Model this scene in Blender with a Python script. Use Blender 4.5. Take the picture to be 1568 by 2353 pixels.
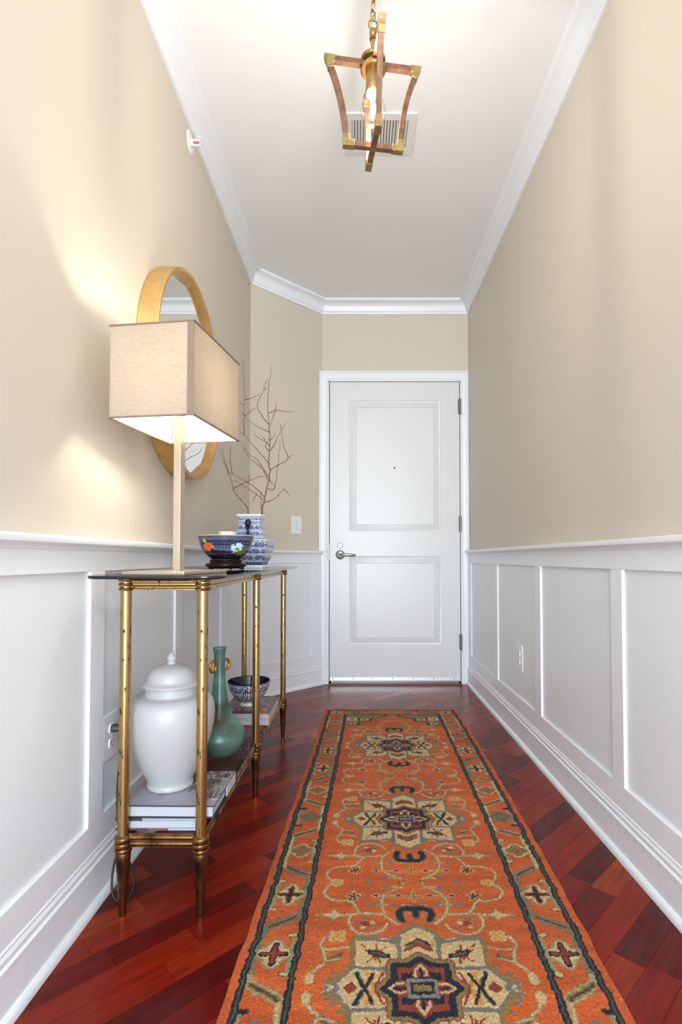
import bpy, bmesh, math, random
import numpy as np
from mathutils import Vector, Matrix

# ------------------------------------------------------------------ scene, camera, world, light
for _o in list(bpy.data.objects):
    bpy.data.objects.remove(_o)
scene = bpy.context.scene
COL = scene.collection
random.seed(7)
RNG = np.random.default_rng(11)

FPX, TILT, VPX, VPY, CAMH = 1230.0, 0.027, 822.0, 1283.0, 0.875
cd = bpy.data.cameras.new('camera')
cd.sensor_fit = 'VERTICAL'
cd.sensor_height = 36.0
cd.lens = FPX / 2353.0 * 36.0
cd.shift_x = (784.0 - VPX) / 2353.0
cd.shift_y = (VPY - FPX * math.tan(TILT) - 1176.5) / 2353.0
cd.clip_start = 0.02
cam = bpy.data.objects.new('camera', cd)
cam.location = (0, 0, CAMH)
cam.rotation_euler = (math.pi / 2 + TILT, 0, 0)
COL.objects.link(cam)
scene.camera = cam

world = bpy.data.worlds.new('daylight')
scene.world = world
world.use_nodes = True
bgn = world.node_tree.nodes['Background']
bgn.inputs[0].default_value = (0.85, 0.98, 1.10, 1)
bgn.inputs[1].default_value = 4.8

# unseen fill lamp added behind the camera, standing in for daylight from there
al = bpy.data.lights.new('rear_fill', 'AREA')
al.shape = 'RECTANGLE'; al.size = 4.6; al.size_y = 2.6
al.energy = 232.0
al.color = (0.95, 1.0, 0.99)
ao = bpy.data.objects.new('rear_fill', al)
ao.location = (0.05, -7.0, 1.2)
ao.rotation_euler = (math.radians(92), 0, 0)
COL.objects.link(ao)
PENDANT_W, LAMP_W = 6.2, 46.0
WARM = (1.0, 0.95, 0.86)
WARM2 = (1.0, 0.93, 0.81)

vs = scene.view_settings
vs.view_transform = 'Standard'
vs.look = 'None'
vs.gamma = 1.0
vs.use_curve_mapping = False
vs.exposure = 0.44

# ------------------------------------------------------------------ helpers
def lin(c):
    c = c / 255.0
    return c / 12.92 if c <= 0.04045 else ((c + 0.055) / 1.055) ** 2.4
def rgb(r, g, b):
    return (lin(r), lin(g), lin(b), 1.0)
def rgb3(r, g, b):
    return np.array([lin(r), lin(g), lin(b)])

class MB:
    """collects verts / faces of one mesh"""
    def __init__(s):
        s.v = []; s.f = []
    def add(s, vs_, fs_):
        n = len(s.v)
        s.v += [tuple(p) for p in vs_]
        s.f += [tuple(i + n for i in f) for f in fs_]
        return s
    def box(s, x0, x1, y0, y1, z0, z1):
        return s.add([(x0,y0,z0),(x1,y0,z0),(x1,y1,z0),(x0,y1,z0),(x0,y0,z1),(x1,y0,z1),(x1,y1,z1),(x0,y1,z1)],
                     [(0,3,2,1),(4,5,6,7),(0,1,5,4),(1,2,6,5),(2,3,7,6),(3,0,4,7)])
    def hexa(s, p):
        return s.add(p, [(0,3,2,1),(4,5,6,7),(0,1,5,4),(1,2,6,5),(2,3,7,6),(3,0,4,7)])
    def lathe(s, prof, n=48, c=(0,0,0), axis='z'):
        vs_ = []; fs_ = []
        for (r, z) in prof:
            for k in range(n):
                a = 2 * math.pi * k / n
                if axis == 'z': p = (c[0] + r*math.cos(a), c[1] + r*math.sin(a), c[2] + z)
                elif axis == 'y': p = (c[0] + r*math.cos(a), c[1] + z, c[2] + r*math.sin(a))
                else: p = (c[0] + z, c[1] + r*math.cos(a), c[2] + r*math.sin(a))
                vs_.append(p)
        for j in range(len(prof) - 1):
            for k in range(n):
                k2 = (k + 1) % n
                q = (j*n + k, j*n + k2, (j+1)*n + k2, (j+1)*n + k)
                fs_.append(q if axis != 'y' else q[::-1])
        if prof[0][0] > 1e-6: fs_.append(tuple(range(n))[::-1] if axis != 'y' else tuple(range(n)))
        if prof[-1][0] > 1e-6:
            t = tuple((len(prof)-1)*n + k for k in range(n))
            fs_.append(t if axis != 'y' else t[::-1])
        return s.add(vs_, fs_)
    def tube(s, pts, rad, n=8, closed=False, caps=True):
        P = [Vector(p) for p in pts]; m = len(P)
        R = rad if hasattr(rad, '__len__') else [rad] * m
        vs_ = []; fs_ = []
        up = None
        for i in range(m):
            if closed: t = P[(i+1) % m] - P[i-1]
            else: t = P[min(i+1, m-1)] - P[max(i-1, 0)]
            t.normalize()
            if up is None:
                up = Vector((0,0,1)) if abs(t.z) < 0.9 else Vector((1,0,0))
            a = up - t * up.dot(t)
            if a.length < 1e-5: a = t.orthogonal()
            a.normalize(); b = t.cross(a); up = a
            for k in range(n):
                q = 2*math.pi*k/n
                vs_.append(P[i] + (a*math.cos(q) + b*math.sin(q)) * R[i])
        for i in range(m if closed else m - 1):
            i2 = (i+1) % m
            for k in range(n):
                k2 = (k+1) % n
                fs_.append((i*n+k, i*n+k2, i2*n+k2, i2*n+k))
        if caps and not closed:
            fs_.append(tuple(range(n))[::-1]); fs_.append(tuple((m-1)*n+k for k in range(n)))
        return s.add(vs_, fs_)
    def prism(s, poly, z0, z1):
        n = len(poly)
        vs_ = [(x, y, z0) for x, y in poly] + [(x, y, z1) for x, y in poly]
        fs_ = [tuple(range(n))[::-1], tuple(range(n, 2*n))]
        fs_ += [(k, (k+1) % n, n + (k+1) % n, n + k) for k in range(n)]
        return s.add(vs_, fs_)
    def loft(s, rings, cap=True):
        n = len(rings[0]); vs_ = [p for r in rings for p in r]; fs_ = []
        for j in range(len(rings) - 1):
            for k in range(n):
                k2 = (k+1) % n
                fs_.append((j*n+k, j*n+k2, (j+1)*n+k2, (j+1)*n+k))
        if cap:
            fs_.append(tuple(range(n))[::-1]); fs_.append(tuple((len(rings)-1)*n+k for k in range(n)))
        return s.add(vs_, fs_)
    def mesh(s, name, smooth=None):
        me = bpy.data.meshes.new(name)
        me.from_pydata(s.v, [], s.f)
        bm = bmesh.new(); bm.from_mesh(me)
        bmesh.ops.recalc_face_normals(bm, faces=bm.faces)
        bm.to_mesh(me); bm.free()
        if smooth is not None:
            me.shade_smooth()
            if smooth < 180: me.set_sharp_from_angle(angle=math.radians(smooth))
        return me
    def build(s, name, material, parent=None, smooth=None, bevel=0, seg=2):
        me = s.mesh(name, 40 if (bevel and smooth is None) else smooth)
        return link(name, me, material, parent, bevel, seg)

def link(name, me, material, parent=None, bevel=0, seg=2):
    o = bpy.data.objects.new(name, me)
    if material is not None and not me.materials: me.materials.append(material)
    COL.objects.link(o)
    if parent is not None: o.parent = parent
    if bevel:
        b = o.modifiers.new('edge', 'BEVEL'); b.width = bevel; b.segments = seg
        b.limit_method = 'ANGLE'; b.angle_limit = math.radians(35); b.harden_normals = False
    return o
def tag(o, label, cat=None, group=None, kind=None):
    o['label'] = label
    if cat: o['category'] = cat
    if group: o['group'] = group
    if kind: o['kind'] = kind
    return o
def thing(name, label, cat, loc=(0,0,0), rotz=0.0, group=None, kind=None):
    o = bpy.data.objects.new(name, None)
    o.empty_display_size = 0.05
    o.location = loc; o.rotation_euler = (0, 0, rotz)
    COL.objects.link(o)
    return tag(o, label, cat, group, kind)
def copyof(o, parent, loc=None, rot=None):
    c = o.copy(); COL.objects.link(c); c.parent = parent
    if loc is not None: c.location = loc
    if rot is not None: c.rotation_euler = rot
    return c

# ------------------------------------------------------------------ materials
def mat(name, col, rough=0.5, metal=0.0, **kw):
    m = bpy.data.materials.new(name); m.use_nodes = True
    b = m.node_tree.nodes['Principled BSDF']
    b.inputs['Base Color'].default_value = col
    b.inputs['Roughness'].default_value = rough
    b.inputs['Metallic'].default_value = metal
    for k, v in kw.items():
        b.inputs[k.replace('_', ' ')].default_value = v
    return m
def nodes(m):
    return m.node_tree.nodes, m.node_tree.links, m.node_tree.nodes['Principled BSDF']
def add_noise_bump(m, scale, strength, dist=0.001, detail=4.0, coord='Object'):
    N, L, b = nodes(m)
    tc = N.new('ShaderNodeTexCoord'); nz = N.new('ShaderNodeTexNoise'); bp = N.new('ShaderNodeBump')
    nz.inputs['Scale'].default_value = scale; nz.inputs['Detail'].default_value = detail
    bp.inputs['Strength'].default_value = strength; bp.inputs['Distance'].default_value = dist
    L.new(tc.outputs[coord], nz.inputs['Vector']); L.new(nz.outputs[0], bp.inputs['Height'])
    L.new(bp.outputs[0], b.inputs['Normal'])
    return nz
def noise_color(m, scale, c0, c1, p0=0.4, p1=0.6, detail=6.0, stretch=(1,1,1), rough=None, coord='Object'):
    N, L, b = nodes(m)
    tc = N.new('ShaderNodeTexCoord'); mp = N.new('ShaderNodeMapping'); nz = N.new('ShaderNodeTexNoise'); cr = N.new('ShaderNodeValToRGB')
    mp.inputs['Scale'].default_value = stretch
    nz.inputs['Scale'].default_value = scale; nz.inputs['Detail'].default_value = detail
    cr.color_ramp.elements[0].position = p0; cr.color_ramp.elements[0].color = c0
    cr.color_ramp.elements[1].position = p1; cr.color_ramp.elements[1].color = c1
    L.new(tc.outputs[coord], mp.inputs[0]); L.new(mp.outputs[0], nz.inputs['Vector'])
    L.new(nz.outputs[0], cr.inputs[0]); L.new(cr.outputs[0], b.inputs['Base Color'])
    if rough:
        mr = N.new('ShaderNodeMapRange')
        mr.inputs['From Min'].default_value = p0; mr.inputs['From Max'].default_value = p1
        mr.inputs['To Min'].default_value = rough[0]; mr.inputs['To Max'].default_value = rough[1]
        L.new(nz.outputs[0], mr.inputs[0]); L.new(mr.outputs[0], b.inputs['Roughness'])
    return cr
def attr_mat(name, rough, bump=None, **kw):
    m = mat(name, (1,1,1,1), rough, **kw)
    N, L, b = nodes(m)
    a = N.new('ShaderNodeAttribute'); a.attribute_name = 'pigment'
    L.new(a.outputs['Color'], b.inputs['Base Color'])
    if bump: add_noise_bump(m, *bump)
    return m
def set_pigment(me, cols):
    at = me.color_attributes.new('pigment', 'FLOAT_COLOR', 'POINT')
    a = np.ones((len(me.vertices), 4), np.float32); a[:, :3] = cols
    at.data.foreach_set('color', a.ravel())

M = {}
M['wall'] = mat('beige wall paint', rgb(213, 202, 186), 0.55); add_noise_bump(M['wall'], 260, 0.06, 0.0006, 2)
M['white'] = mat('white trim paint', rgb(236, 239, 243), 0.32); add_noise_bump(M['white'], 120, 0.03, 0.0005, 2)
M['panel'] = mat('white panel paint', rgb(233, 237, 241), 0.36); add_noise_bump(M['panel'], 190, 0.10, 0.0006, 3)
M['ceil'] = mat('ceiling paint', rgb(242, 242, 241), 0.6); add_noise_bump(M['ceil'], 200, 0.05, 0.0005, 2)
M['door'] = mat('white door paint', rgb(223, 223, 224), 0.3); add_noise_bump(M['door'], 60, 0.03, 0.0005, 2)
M['dark'] = mat('dark gap', rgb(28, 26, 26), 0.7)
M['nickel'] = mat('satin nickel', rgb(176, 176, 176), 0.3, 1.0)
M['hinge'] = mat('aged nickel hinge', rgb(128, 128, 128), 0.32, 1.0)
M['steel'] = mat('grey steel', rgb(120, 120, 122), 0.35, 1.0)
M['aluminium'] = mat('brushed aluminium', rgb(205, 207, 212), 0.35, 0.9)
M['plate'] = mat('white plastic', rgb(240, 238, 240), 0.3)
M['duct'] = mat('vent duct grey', rgb(120, 116, 110), 0.6)
M['slot'] = mat('slot dark', rgb(70, 68, 70), 0.5)
M['blackp'] = mat('black rubber', rgb(22, 23, 26), 0.45)
M['plugp'] = mat('grey plug plastic', rgb(60, 64, 66), 0.45)
# gilded console metal
M['gilt'] = mat('worn gilt metal', rgb(190, 140, 60), 0.3, 1.0)
noise_color(M['gilt'], 120, rgb(56, 40, 28), rgb(182, 152, 100), 0.30, 0.42, 12, (1, 1, 0.35), rough=(0.5, 0.24))
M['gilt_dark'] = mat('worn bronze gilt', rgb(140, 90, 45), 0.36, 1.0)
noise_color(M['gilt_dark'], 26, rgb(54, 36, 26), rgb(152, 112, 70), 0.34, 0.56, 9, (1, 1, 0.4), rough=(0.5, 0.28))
def thin_glass(name, tint, refl=0.0, rough=0.0, ior=1.5):
    m = bpy.data.materials.new(name); m.use_nodes = True
    N = m.node_tree.nodes; L = m.node_tree.links; N.clear()
    out = N.new('ShaderNodeOutputMaterial'); mx = N.new('ShaderNodeMixShader')
    tr = N.new('ShaderNodeBsdfTransparent'); gl = N.new('ShaderNodeBsdfGlossy'); lw = N.new('ShaderNodeLayerWeight')
    tr.inputs[0].default_value = tint; gl.inputs['Roughness'].default_value = rough
    lw.inputs[0].default_value = 0.5
    pw = N.new('ShaderNodeMath'); pw.operation = 'POWER'; pw.inputs[1].default_value = 5.0
    ml = N.new('ShaderNodeMath'); ml.operation = 'MULTIPLY_ADD'; ml.use_clamp = True; ml.inputs[1].default_value = 0.9; ml.inputs[2].default_value = 0.04 + refl
    L.new(lw.outputs['Facing'], pw.inputs[0]); L.new(pw.outputs[0], ml.inputs[0]); L.new(ml.outputs[0], mx.inputs[0])
    L.new(tr.outputs[0], mx.inputs[1]); L.new(gl.outputs[0], mx.inputs[2]); L.new(mx.outputs[0], out.inputs[0])
    return m
M['smoke_glass'] = thin_glass('smoked table glass', rgb(198, 193, 193), 0.02)
M['glass_edge'] = mat('dark glass edge', rgb(20, 24, 26), 0.08)
M['shelf_glass'] = thin_glass('smoked shelf glass', rgb(232, 224, 222), 0.0)
M['bulb_glass'] = thin_glass('clear bulb glass', (0.97, 0.97, 0.98, 1), 0.10)
M['mirror'] = mat('silvered mirror', (0.9, 0.92, 0.92, 1), 0.015, 1.0)
M['mframe'] = mat('gilded wood frame', rgb(196, 146, 70), 0.42, 0.35)
noise_color(M['mframe'], 9, rgb(176, 132, 72), rgb(208, 168, 106), 0.3, 0.7, 6, (1, 1, 1))
M['mframe_in'] = mat('dark gilt inner lip', rgb(140, 88, 34), 0.38, 0.55)
def emis(name, col, s):
    m = bpy.data.materials.new(name); m.use_nodes = True
    b = m.node_tree.nodes['Principled BSDF']
    b.inputs['Base Color'].default_value = (1, 1, 1, 1)
    b.inputs['Emission Color'].default_value = col; b.inputs['Emission Strength'].default_value = s
    return m
M['glow'] = emis('lit lamp element', (1, 0.93, 0.8, 1), 14.0)
M['bulb_lit'] = emis('lit frosted bulb', (1, 0.9, 0.72, 1), 16.0)
M['bronze_bar'] = mat('brown bronze bar', rgb(166, 118, 84), 0.36, 0.75); noise_color(M['bronze_bar'], 55, rgb(116, 84, 64), rgb(152, 114, 86), 0.3, 0.7, 4, (1, 1, 1))
M['brass'] = mat('antique brass', rgb(190, 152, 86), 0.34, 0.9)
noise_color(M['brass'], 40, rgb(146, 120, 74), rgb(186, 158, 106), 0.3, 0.7, 4)
# linen shade : woven, lets light through
def linen(name, col, trans, weave=True):
    m = bpy.data.materials.new(name); m.use_nodes = True
    N = m.node_tree.nodes; L = m.node_tree.links; N.clear()
    out = N.new('ShaderNodeOutputMaterial'); mx = N.new('ShaderNodeMixShader')
    di = N.new('ShaderNodeBsdfDiffuse'); tl = N.new('ShaderNodeBsdfTranslucent')
    mx.inputs[0].default_value = trans
    if weave:
        tc = N.new('ShaderNodeTexCoord')
        fac = []
        for st in ((22, 22, 900), (900, 900, 22)):
            mp = N.new('ShaderNodeMapping'); mp.inputs['Scale'].default_value = st
            nz = N.new('ShaderNodeTexNoise'); nz.inputs['Scale'].default_value = 2.2; nz.inputs['Detail'].default_value = 3
            L.new(tc.outputs['Object'], mp.inputs[0]); L.new(mp.outputs[0], nz.inputs['Vector']); fac.append(nz)
        ad = N.new('ShaderNodeMath'); ad.operation = 'ADD'
        L.new(fac[0].outputs[0], ad.inputs[0]); L.new(fac[1].outputs[0], ad.inputs[1])
        cr = N.new('ShaderNodeValToRGB')
        cr.color_ramp.elements[0].position = 0.72; cr.color_ramp.elements[0].color = rgb(col[0]-30, col[1]-38, col[2]-44)
        cr.color_ramp.elements[1].position = 1.12; cr.color_ramp.elements[1].color = rgb(*col)
        mr = N.new('ShaderNodeMath'); mr.operation = 'MULTIPLY'; mr.inputs[1].default_value = 0.9
        L.new(ad.outputs[0], cr.inputs[0])
        L.new(cr.outputs[0], di.inputs[0]); L.new(cr.outputs[0], tl.inputs[0])
    else:
        di.inputs[0].default_value = rgb(*col); tl.inputs[0].default_value = rgb(*col)
    L.new(di.outputs[0], mx.inputs[1]); L.new(tl.outputs[0], mx.inputs[2]); L.new(mx.outputs[0], out.inputs[0])
    return m
M['linen'] = linen('natural linen', (206, 192, 174), 0.50)
M['liner'] = linen('white shade liner', (234, 232, 228), 0.2, False)
M['linen_band'] = linen('linen corner binding', (158, 136, 124), 0.26, False)
M['champagne'] = mat('champagne metal', rgb(214, 200, 180), 0.33, 0.85)
M['porcelain'] = mat('white porcelain', rgb(180, 180, 181), 0.34)
M['verdigris'] = mat('verdigris bronze', rgb(90, 130, 112), 0.34, 0.35)
noise_color(M['verdigris'], 9, rgb(62, 66, 54), rgb(104, 142, 132), 0.38, 0.60, 10)
M['ringgold'] = mat('gilt ring', rgb(190, 140, 60), 0.3, 0.95)
M['stand'] = mat('dark lacquer wood', rgb(40, 26, 22), 0.2)
M['paper'] = mat('page edges', rgb(180, 183, 196), 0.7)
N_, L_, B_ = nodes(M['paper'])
_w = N_.new('ShaderNodeTexWave'); _w.bands_direction = 'Z'; _w.inputs['Scale'].default_value = 220; _w.inputs['Distortion'].default_value = 0.6
_t = N_.new('ShaderNodeTexCoord'); _bp = N_.new('ShaderNodeBump'); _bp.inputs['Strength'].default_value = 0.25; _bp.inputs['Distance'].default_value = 0.0005
L_.new(_t.outputs['Object'], _w.inputs['Vector']); L_.new(_w.outputs[1], _bp.inputs['Height']); L_.new(_bp.outputs[0], B_.inputs['Normal'])
M['cov_black'] = mat('black book cloth', rgb(30, 28, 38), 0.55)
M['cov_white'] = mat('white dust jacket', rgb(198, 197, 202), 0.35)
M['cov_tan'] = mat('tan cover', rgb(206, 170, 128), 0.45)
M['bark'] = mat('twig bark', rgb(112, 84, 70), 0.8)
noise_color(M['bark'], 45, rgb(84, 58, 46), rgb(150, 118, 98), 0.35, 0.68, 4)
M['bark_red'] = mat('young twig bark', rgb(128, 82, 62), 0.75)
M['candle'] = mat('ivory wax', rgb(240, 230, 216), 0.5, Subsurface_Weight=0.2)
M['navy_glaze'] = mat('navy glaze', rgb(16, 18, 44), 0.08)
M['vent'] = mat('vent white enamel', rgb(226, 224, 220), 0.4)
M['redglass'] = mat('red glass bulb', rgb(200, 40, 20), 0.1, Emission_Color=(0, 0, 0, 1))
M['title'] = mat('title print', rgb(226, 214, 200), 0.5)
M['threshold'] = mat('threshold wood', rgb(126, 66, 50), 0.35)
# floor planks : colour by plank, grain along the plank
def plank_mat():
    m = mat('red hardwood', rgb(110, 40, 24), 0.24, Specular_IOR_Level=0.22)
    N, L, b = nodes(m)
    tc = N.new('ShaderNodeTexCoord'); oi = N.new('ShaderNodeObjectInfo')
    off = N.new('ShaderNodeVectorMath'); off.operation = 'ADD'
    sc = N.new('ShaderNodeVectorMath'); sc.operation = 'SCALE'; sc.inputs[3].default_value = 37.0
    cmb = N.new('ShaderNodeCombineXYZ')
    L.new(oi.outputs['Random'], cmb.inputs[0]); L.new(oi.outputs['Random'], cmb.inputs[1]); L.new(cmb.outputs[0], sc.inputs[0])
    L.new(tc.outputs['Object'], off.inputs[0]); L.new(sc.outputs[0], off.inputs[1])
    mp = N.new('ShaderNodeMapping'); mp.inputs['Scale'].default_value = (2.0, 26.0, 1.0)
    L.new(off.outputs[0], mp.inputs[0])
    n1 = N.new('ShaderNodeTexNoise'); n1.inputs['Scale'].default_value = 2.2; n1.inputs['Detail'].default_value = 8; n1.inputs['Roughness'].default_value = 0.62; n1.inputs['Distortion'].default_value = 0.4
    L.new(mp.outputs[0], n1.inputs['Vector'])
    mp2 = N.new('ShaderNodeMapping'); mp2.inputs['Scale'].default_value = (14.0, 320.0, 1.0)
    L.new(off.outputs[0], mp2.inputs[0])
    n2 = N.new('ShaderNodeTexNoise'); n2.inputs['Scale'].default_value = 1.5; n2.inputs['Detail'].default_value = 3
    L.new(mp2.outputs[0], n2.inputs['Vector'])
    base = N.new('ShaderNodeValToRGB'); e = base.color_ramp.elements
    e[0].position = 0.0; e[0].color = rgb(78, 18, 16)
    e[1].position = 1.0; e[1].color = rgb(166, 78, 24)
    for p, c in ((0.25, rgb(104, 20, 14)), (0.5, rgb(126, 28, 14)), (0.74, rgb(132, 36, 16)), (0.90, rgb(142, 48, 18))):
        q = base.color_ramp.elements.new(p); q.color = c
    L.new(oi.outputs['Random'], base.inputs[0])
    dk = N.new('ShaderNodeMix'); dk.data_type = 'RGBA'; dk.blend_type = 'MULTIPLY'
    r1 = N.new('ShaderNodeValToRGB'); r1.color_ramp.elements[0].position = 0.33; r1.color_ramp.elements[0].color = (0.70, 0.64, 0.62, 1)
    r1.color_ramp.elements[1].position = 0.62; r1.color_ramp.elements[1].color = (1.12, 1.1, 1.08, 1)
    L.new(n1.outputs[0], r1.inputs[0])
    dk.inputs['Factor'].default_value = 0.85
    L.new(base.outputs[0], dk.inputs['A']); L.new(r1.outputs[0], dk.inputs['B'])
    d2 = N.new('ShaderNodeMix'); d2.data_type = 'RGBA'; d2.blend_type = 'MULTIPLY'; d2.inputs['Factor'].default_value = 0.55
    r2 = N.new('ShaderNodeValToRGB'); r2.color_ramp.elements[0].position = 0.36; r2.color_ramp.elements[0].color = (0.66, 0.62, 0.60, 1)
    r2.color_ramp.elements[1].position = 0.55; r2.color_ramp.elements[1].color = (1, 1, 1, 1)
    L.new(n2.outputs[0], r2.inputs[0]); L.new(dk.outputs['Result'], d2.inputs['A']); L.new(r2.outputs[0], d2.inputs['B'])
    L.new(d2.outputs['Result'], b.inputs['Base Color'])
    bp = N.new('ShaderNodeBump'); bp.inputs['Strength'].default_value = 0.03; bp.inputs['Distance'].default_value = 0.0006
    L.new(n2.outputs[0], bp.inputs['Height']); L.new(bp.outputs[0], b.inputs['Normal'])
    return m
M['plank'] = plank_mat()
M['subfloor'] = mat('dark subfloor', rgb(58, 22, 16), 0.5)

# ------------------------------------------------------------------ room shell
XL, XR, YE, YB, ZC = -0.675, 0.784, 3.758, -1.3, 2.695
P = [(XL, YB), (XL, 3.334), (-0.251, YE), (XR, YE), (XR, YB)]
WN = []      # inward normals per segment
WD = []
for i in range(4):
    d = Vector((P[i+1][0]-P[i][0], P[i+1][1]-P[i][1])); d.normalize()
    WD.append(d); WN.append(Vector((d.y, -d.x)))
def seglen(i): return (Vector(P[i+1]) - Vector(P[i])).length
def wp(i, s, t, z):
    a = Vector(P[i]) + WD[i]*s + WN[i]*t
    return (a.x, a.y, z)
def wbox(mb, i, s0, s1, z0, z1, t0, t1):
    return mb.hexa([wp(i,s0,t0,z0), wp(i,s1,t0,z0), wp(i,s1,t1,z0), wp(i,s0,t1,z0),
                    wp(i,s0,t0,z1), wp(i,s1,t0,z1), wp(i,s1,t1,z1), wp(i,s0,t1,z1)])
def corner(k, t):
    """inner offset corner k (between segment k-1 and k)"""
    if k == 0: a = wp(0, 0, t, 0); return Vector(a[:2])
    if k == 4: a = wp(3, seglen(3), t, 0); return Vector(a[:2])
    p0 = Vector(P[k]) + WN[k-1]*t; d0 = WD[k-1]
    p1 = Vector(P[k]) + WN[k]*t; d1 = WD[k]
    den = d0.x*d1.y - d0.y*d1.x
    w = p1 - p0
    u = (w.x*d1.y - w.y*d1.x) / den
    return p0 + d0*u
def strip(i, prof, s0=None, s1=None):
    """moulding with profile (t, z) run along wall i, mitred where no stop is given"""
    mb = MB(); A = []; B = []
    for (t, z) in prof:
        a = corner(i, t) if s0 is None else Vector(wp(i, s0, t, 0)[:2])
        b = corner(i+1, t) if s1 is None else Vector(wp(i, s1, t, 0)[:2])
        A.append((a.x, a.y, z)); B.append((b.x, b.y, z))
    return mb.loft([A, B])
SIDES = ['left', 'angled', 'end', 'right']
WLAB = ['long beige wall with white panelled wainscot behind the console table',
        'short slanted beige wall with light switch beside the front door',
        'narrow beige strip of wall above the front door',
        'long beige wall opposite the console table with white wainscot']
walls = []
for i in range(4):
    mb = MB()
    L_len = seglen(i)
    if i == 2:    # opening for the door
        x0 = 0.251 - 0.207; x1 = 0.251 + 0.729
        wbox(mb, i, 0, x0, 0, ZC, -0.12, 0); wbox(mb, i, x1, L_len, 0, ZC, -0.12, 0); wbox(mb, i, x0, x1, 2.13, ZC, -0.12, 0)
    else:
        wbox(mb, i, 0, L_len, 0, ZC, -0.12, 0)
    w = mb.build('wall_' + SIDES[i], M['wall'])
    tag(w, WLAB[i], 'wall', kind='structure'); walls.append(w)
mb = MB().prism([(XL-0.12, YB), (XR+0.12, YB), (XR+0.12, YE+0.12), (XL-0.12, YE+0.12)], ZC, ZC+0.12)
ceil = tag(mb.build('ceiling', M['ceil']), 'flat white ceiling with crown moulding around it', 'ceiling', kind='structure')

# floor: subfloor slab + planks laid at 45 degrees
mb = MB().prism([(XL-0.12, YB), (XR+0.12, YB), (XR+0.12, YE+0.12), (XL-0.12, YE+0.12)], -0.1, -0.0125)
floor = tag(mb.build('floor', M['subfloor']), 'glossy red hardwood floor of short diagonal planks', 'floor', kind='structure')
ROOM = [P[0], P[4], P[3], P[2], P[1]]           # counter-clockwise
ROOMC = [(XL+0.001, 0.25), (XR-0.001, 0.25), (XR-0.001, YE-0.001), (P[2][0], YE-0.001), (P[1][0]+0.001, P[1][1])]
def clip(poly, conv):
    out = poly
    for k in range(len(conv)):
        a = conv[k]; b = conv[(k+1) % len(conv)]
        inp = out; out = []
        if not inp: break
        f = lambda p: (b[0]-a[0])*(p[1]-a[1]) - (b[1]-a[1])*(p[0]-a[0])
        for j in range(len(inp)):
            p, q = inp[j], inp[(j+1) % len(inp)]
            fp, fq = f(p), f(q)
            if fp >= 0: out.append(p)
            if fp*fq < 0:
                t = fp/(fp-fq); out.append((p[0]+(q[0]-p[0])*t, p[1]+(q[1]-p[1])*t))
    return out
PW = 0.0668; GAP = 0.00035
ca = math.cos(math.radians(44.5)); sa = math.sin(math.radians(44.5))
rp = random.Random(21)
nplank = 0
for r in range(-50, 60):
    v0 = r*PW
    u = -1.0 - rp.random()*0.5
    while u < 4.2:
        Lk = rp.choice([0.22, 0.29, 0.36, 0.43, 0.5])
        rect = [(u+GAP, v0+GAP), (u+Lk-GAP, v0+GAP), (u+Lk-GAP, v0+PW-GAP), (u+GAP, v0+PW-GAP)]
        wpoly = [(a*ca - b*sa, a*sa + b*ca) for a, b in rect]
        poly = clip(wpoly, ROOMC)
        cxm, cym = (u+Lk/2, v0+PW/2)
        u += Lk
        if len(poly) < 3: continue
        ar = 0.5*abs(sum(poly[k][0]*poly[(k+1)%len(poly)][1]-poly[(k+1)%len(poly)][0]*poly[k][1] for k in range(len(poly))))
        if ar < 2e-4: continue
        # planks wholly under the runner are not built
        if all(-0.17 < x < 0.47 and y < 3.05 for x, y in poly): continue
        W0 = (cxm*ca - cym*sa, cxm*sa + cym*ca)
        loc = [((x-W0[0])*ca + (y-W0[1])*sa, -(x-W0[0])*sa + (y-W0[1])*ca) for x, y in poly]
        o = MB().prism(loc, -0.012, 0.0).build('plank', M['plank'], floor, bevel=0)
        o.location = (W0[0], W0[1], 0); o.rotation_euler = (0, 0, math.radians(44.5))
        nplank += 1
print('planks', nplank)
o = MB().prism([(XL, YB), (XR, YB), (XR, 0.25), (XL, 0.25)], -0.012, 0.0).build('floor_boards', M['plank'], floor)

# crown moulding
CZ = 2.605
crown = [(0, CZ), (0.010, CZ), (0.012, CZ+0.006), (0.012, CZ+0.014), (0.017, CZ+0.018), (0.019, CZ+0.026)]
for k in range(7):
    a = k/6*math.pi/2
    crown.append((0.056 - 0.035*math.cos(a), CZ+0.030 + 0.040*math.sin(a)))
crown += [(0.060, CZ+0.073), (0.066, CZ+0.076), (0.068, ZC), (0, ZC)]
rail = [(0, 0.904), (0.016, 0.904), (0.017, 0.909), (0.022, 0.914), (0.033, 0.917), (0.0345, 0.923), (0.033, 0.931), (0.029, 0.933), (0, 0.933)]
base = [(0, 0), (0.017, 0), (0.017, 0.098), (0.020, 0.101), (0.020, 0.108), (0.015, 0.112), (0.017, 0.124), (0.013, 0.132), (0.014, 0.137), (0.009, 0.143), (0, 0.143)]
shoe = [(0.017, 0), (0.028, 0), (0.028, 0.010), (0.025, 0.017), (0.019, 0.022), (0.017, 0.023)]
NM = ['console side', 'slanted corner', 'front door wall', 'side opposite the console']
DOORL = 0.251 - 0.262   # along segment 2
tn = 1
for i in range(4):
    o = strip(i, crown).build('trim_%d' % tn, M['white'], smooth=35); tn += 1
    tag(o, 'white coved crown moulding along the %s' % NM[i], 'moulding', kind='structure')
ang_end = seglen(1) - 0.012
rs0 = YE - 3.742
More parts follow.
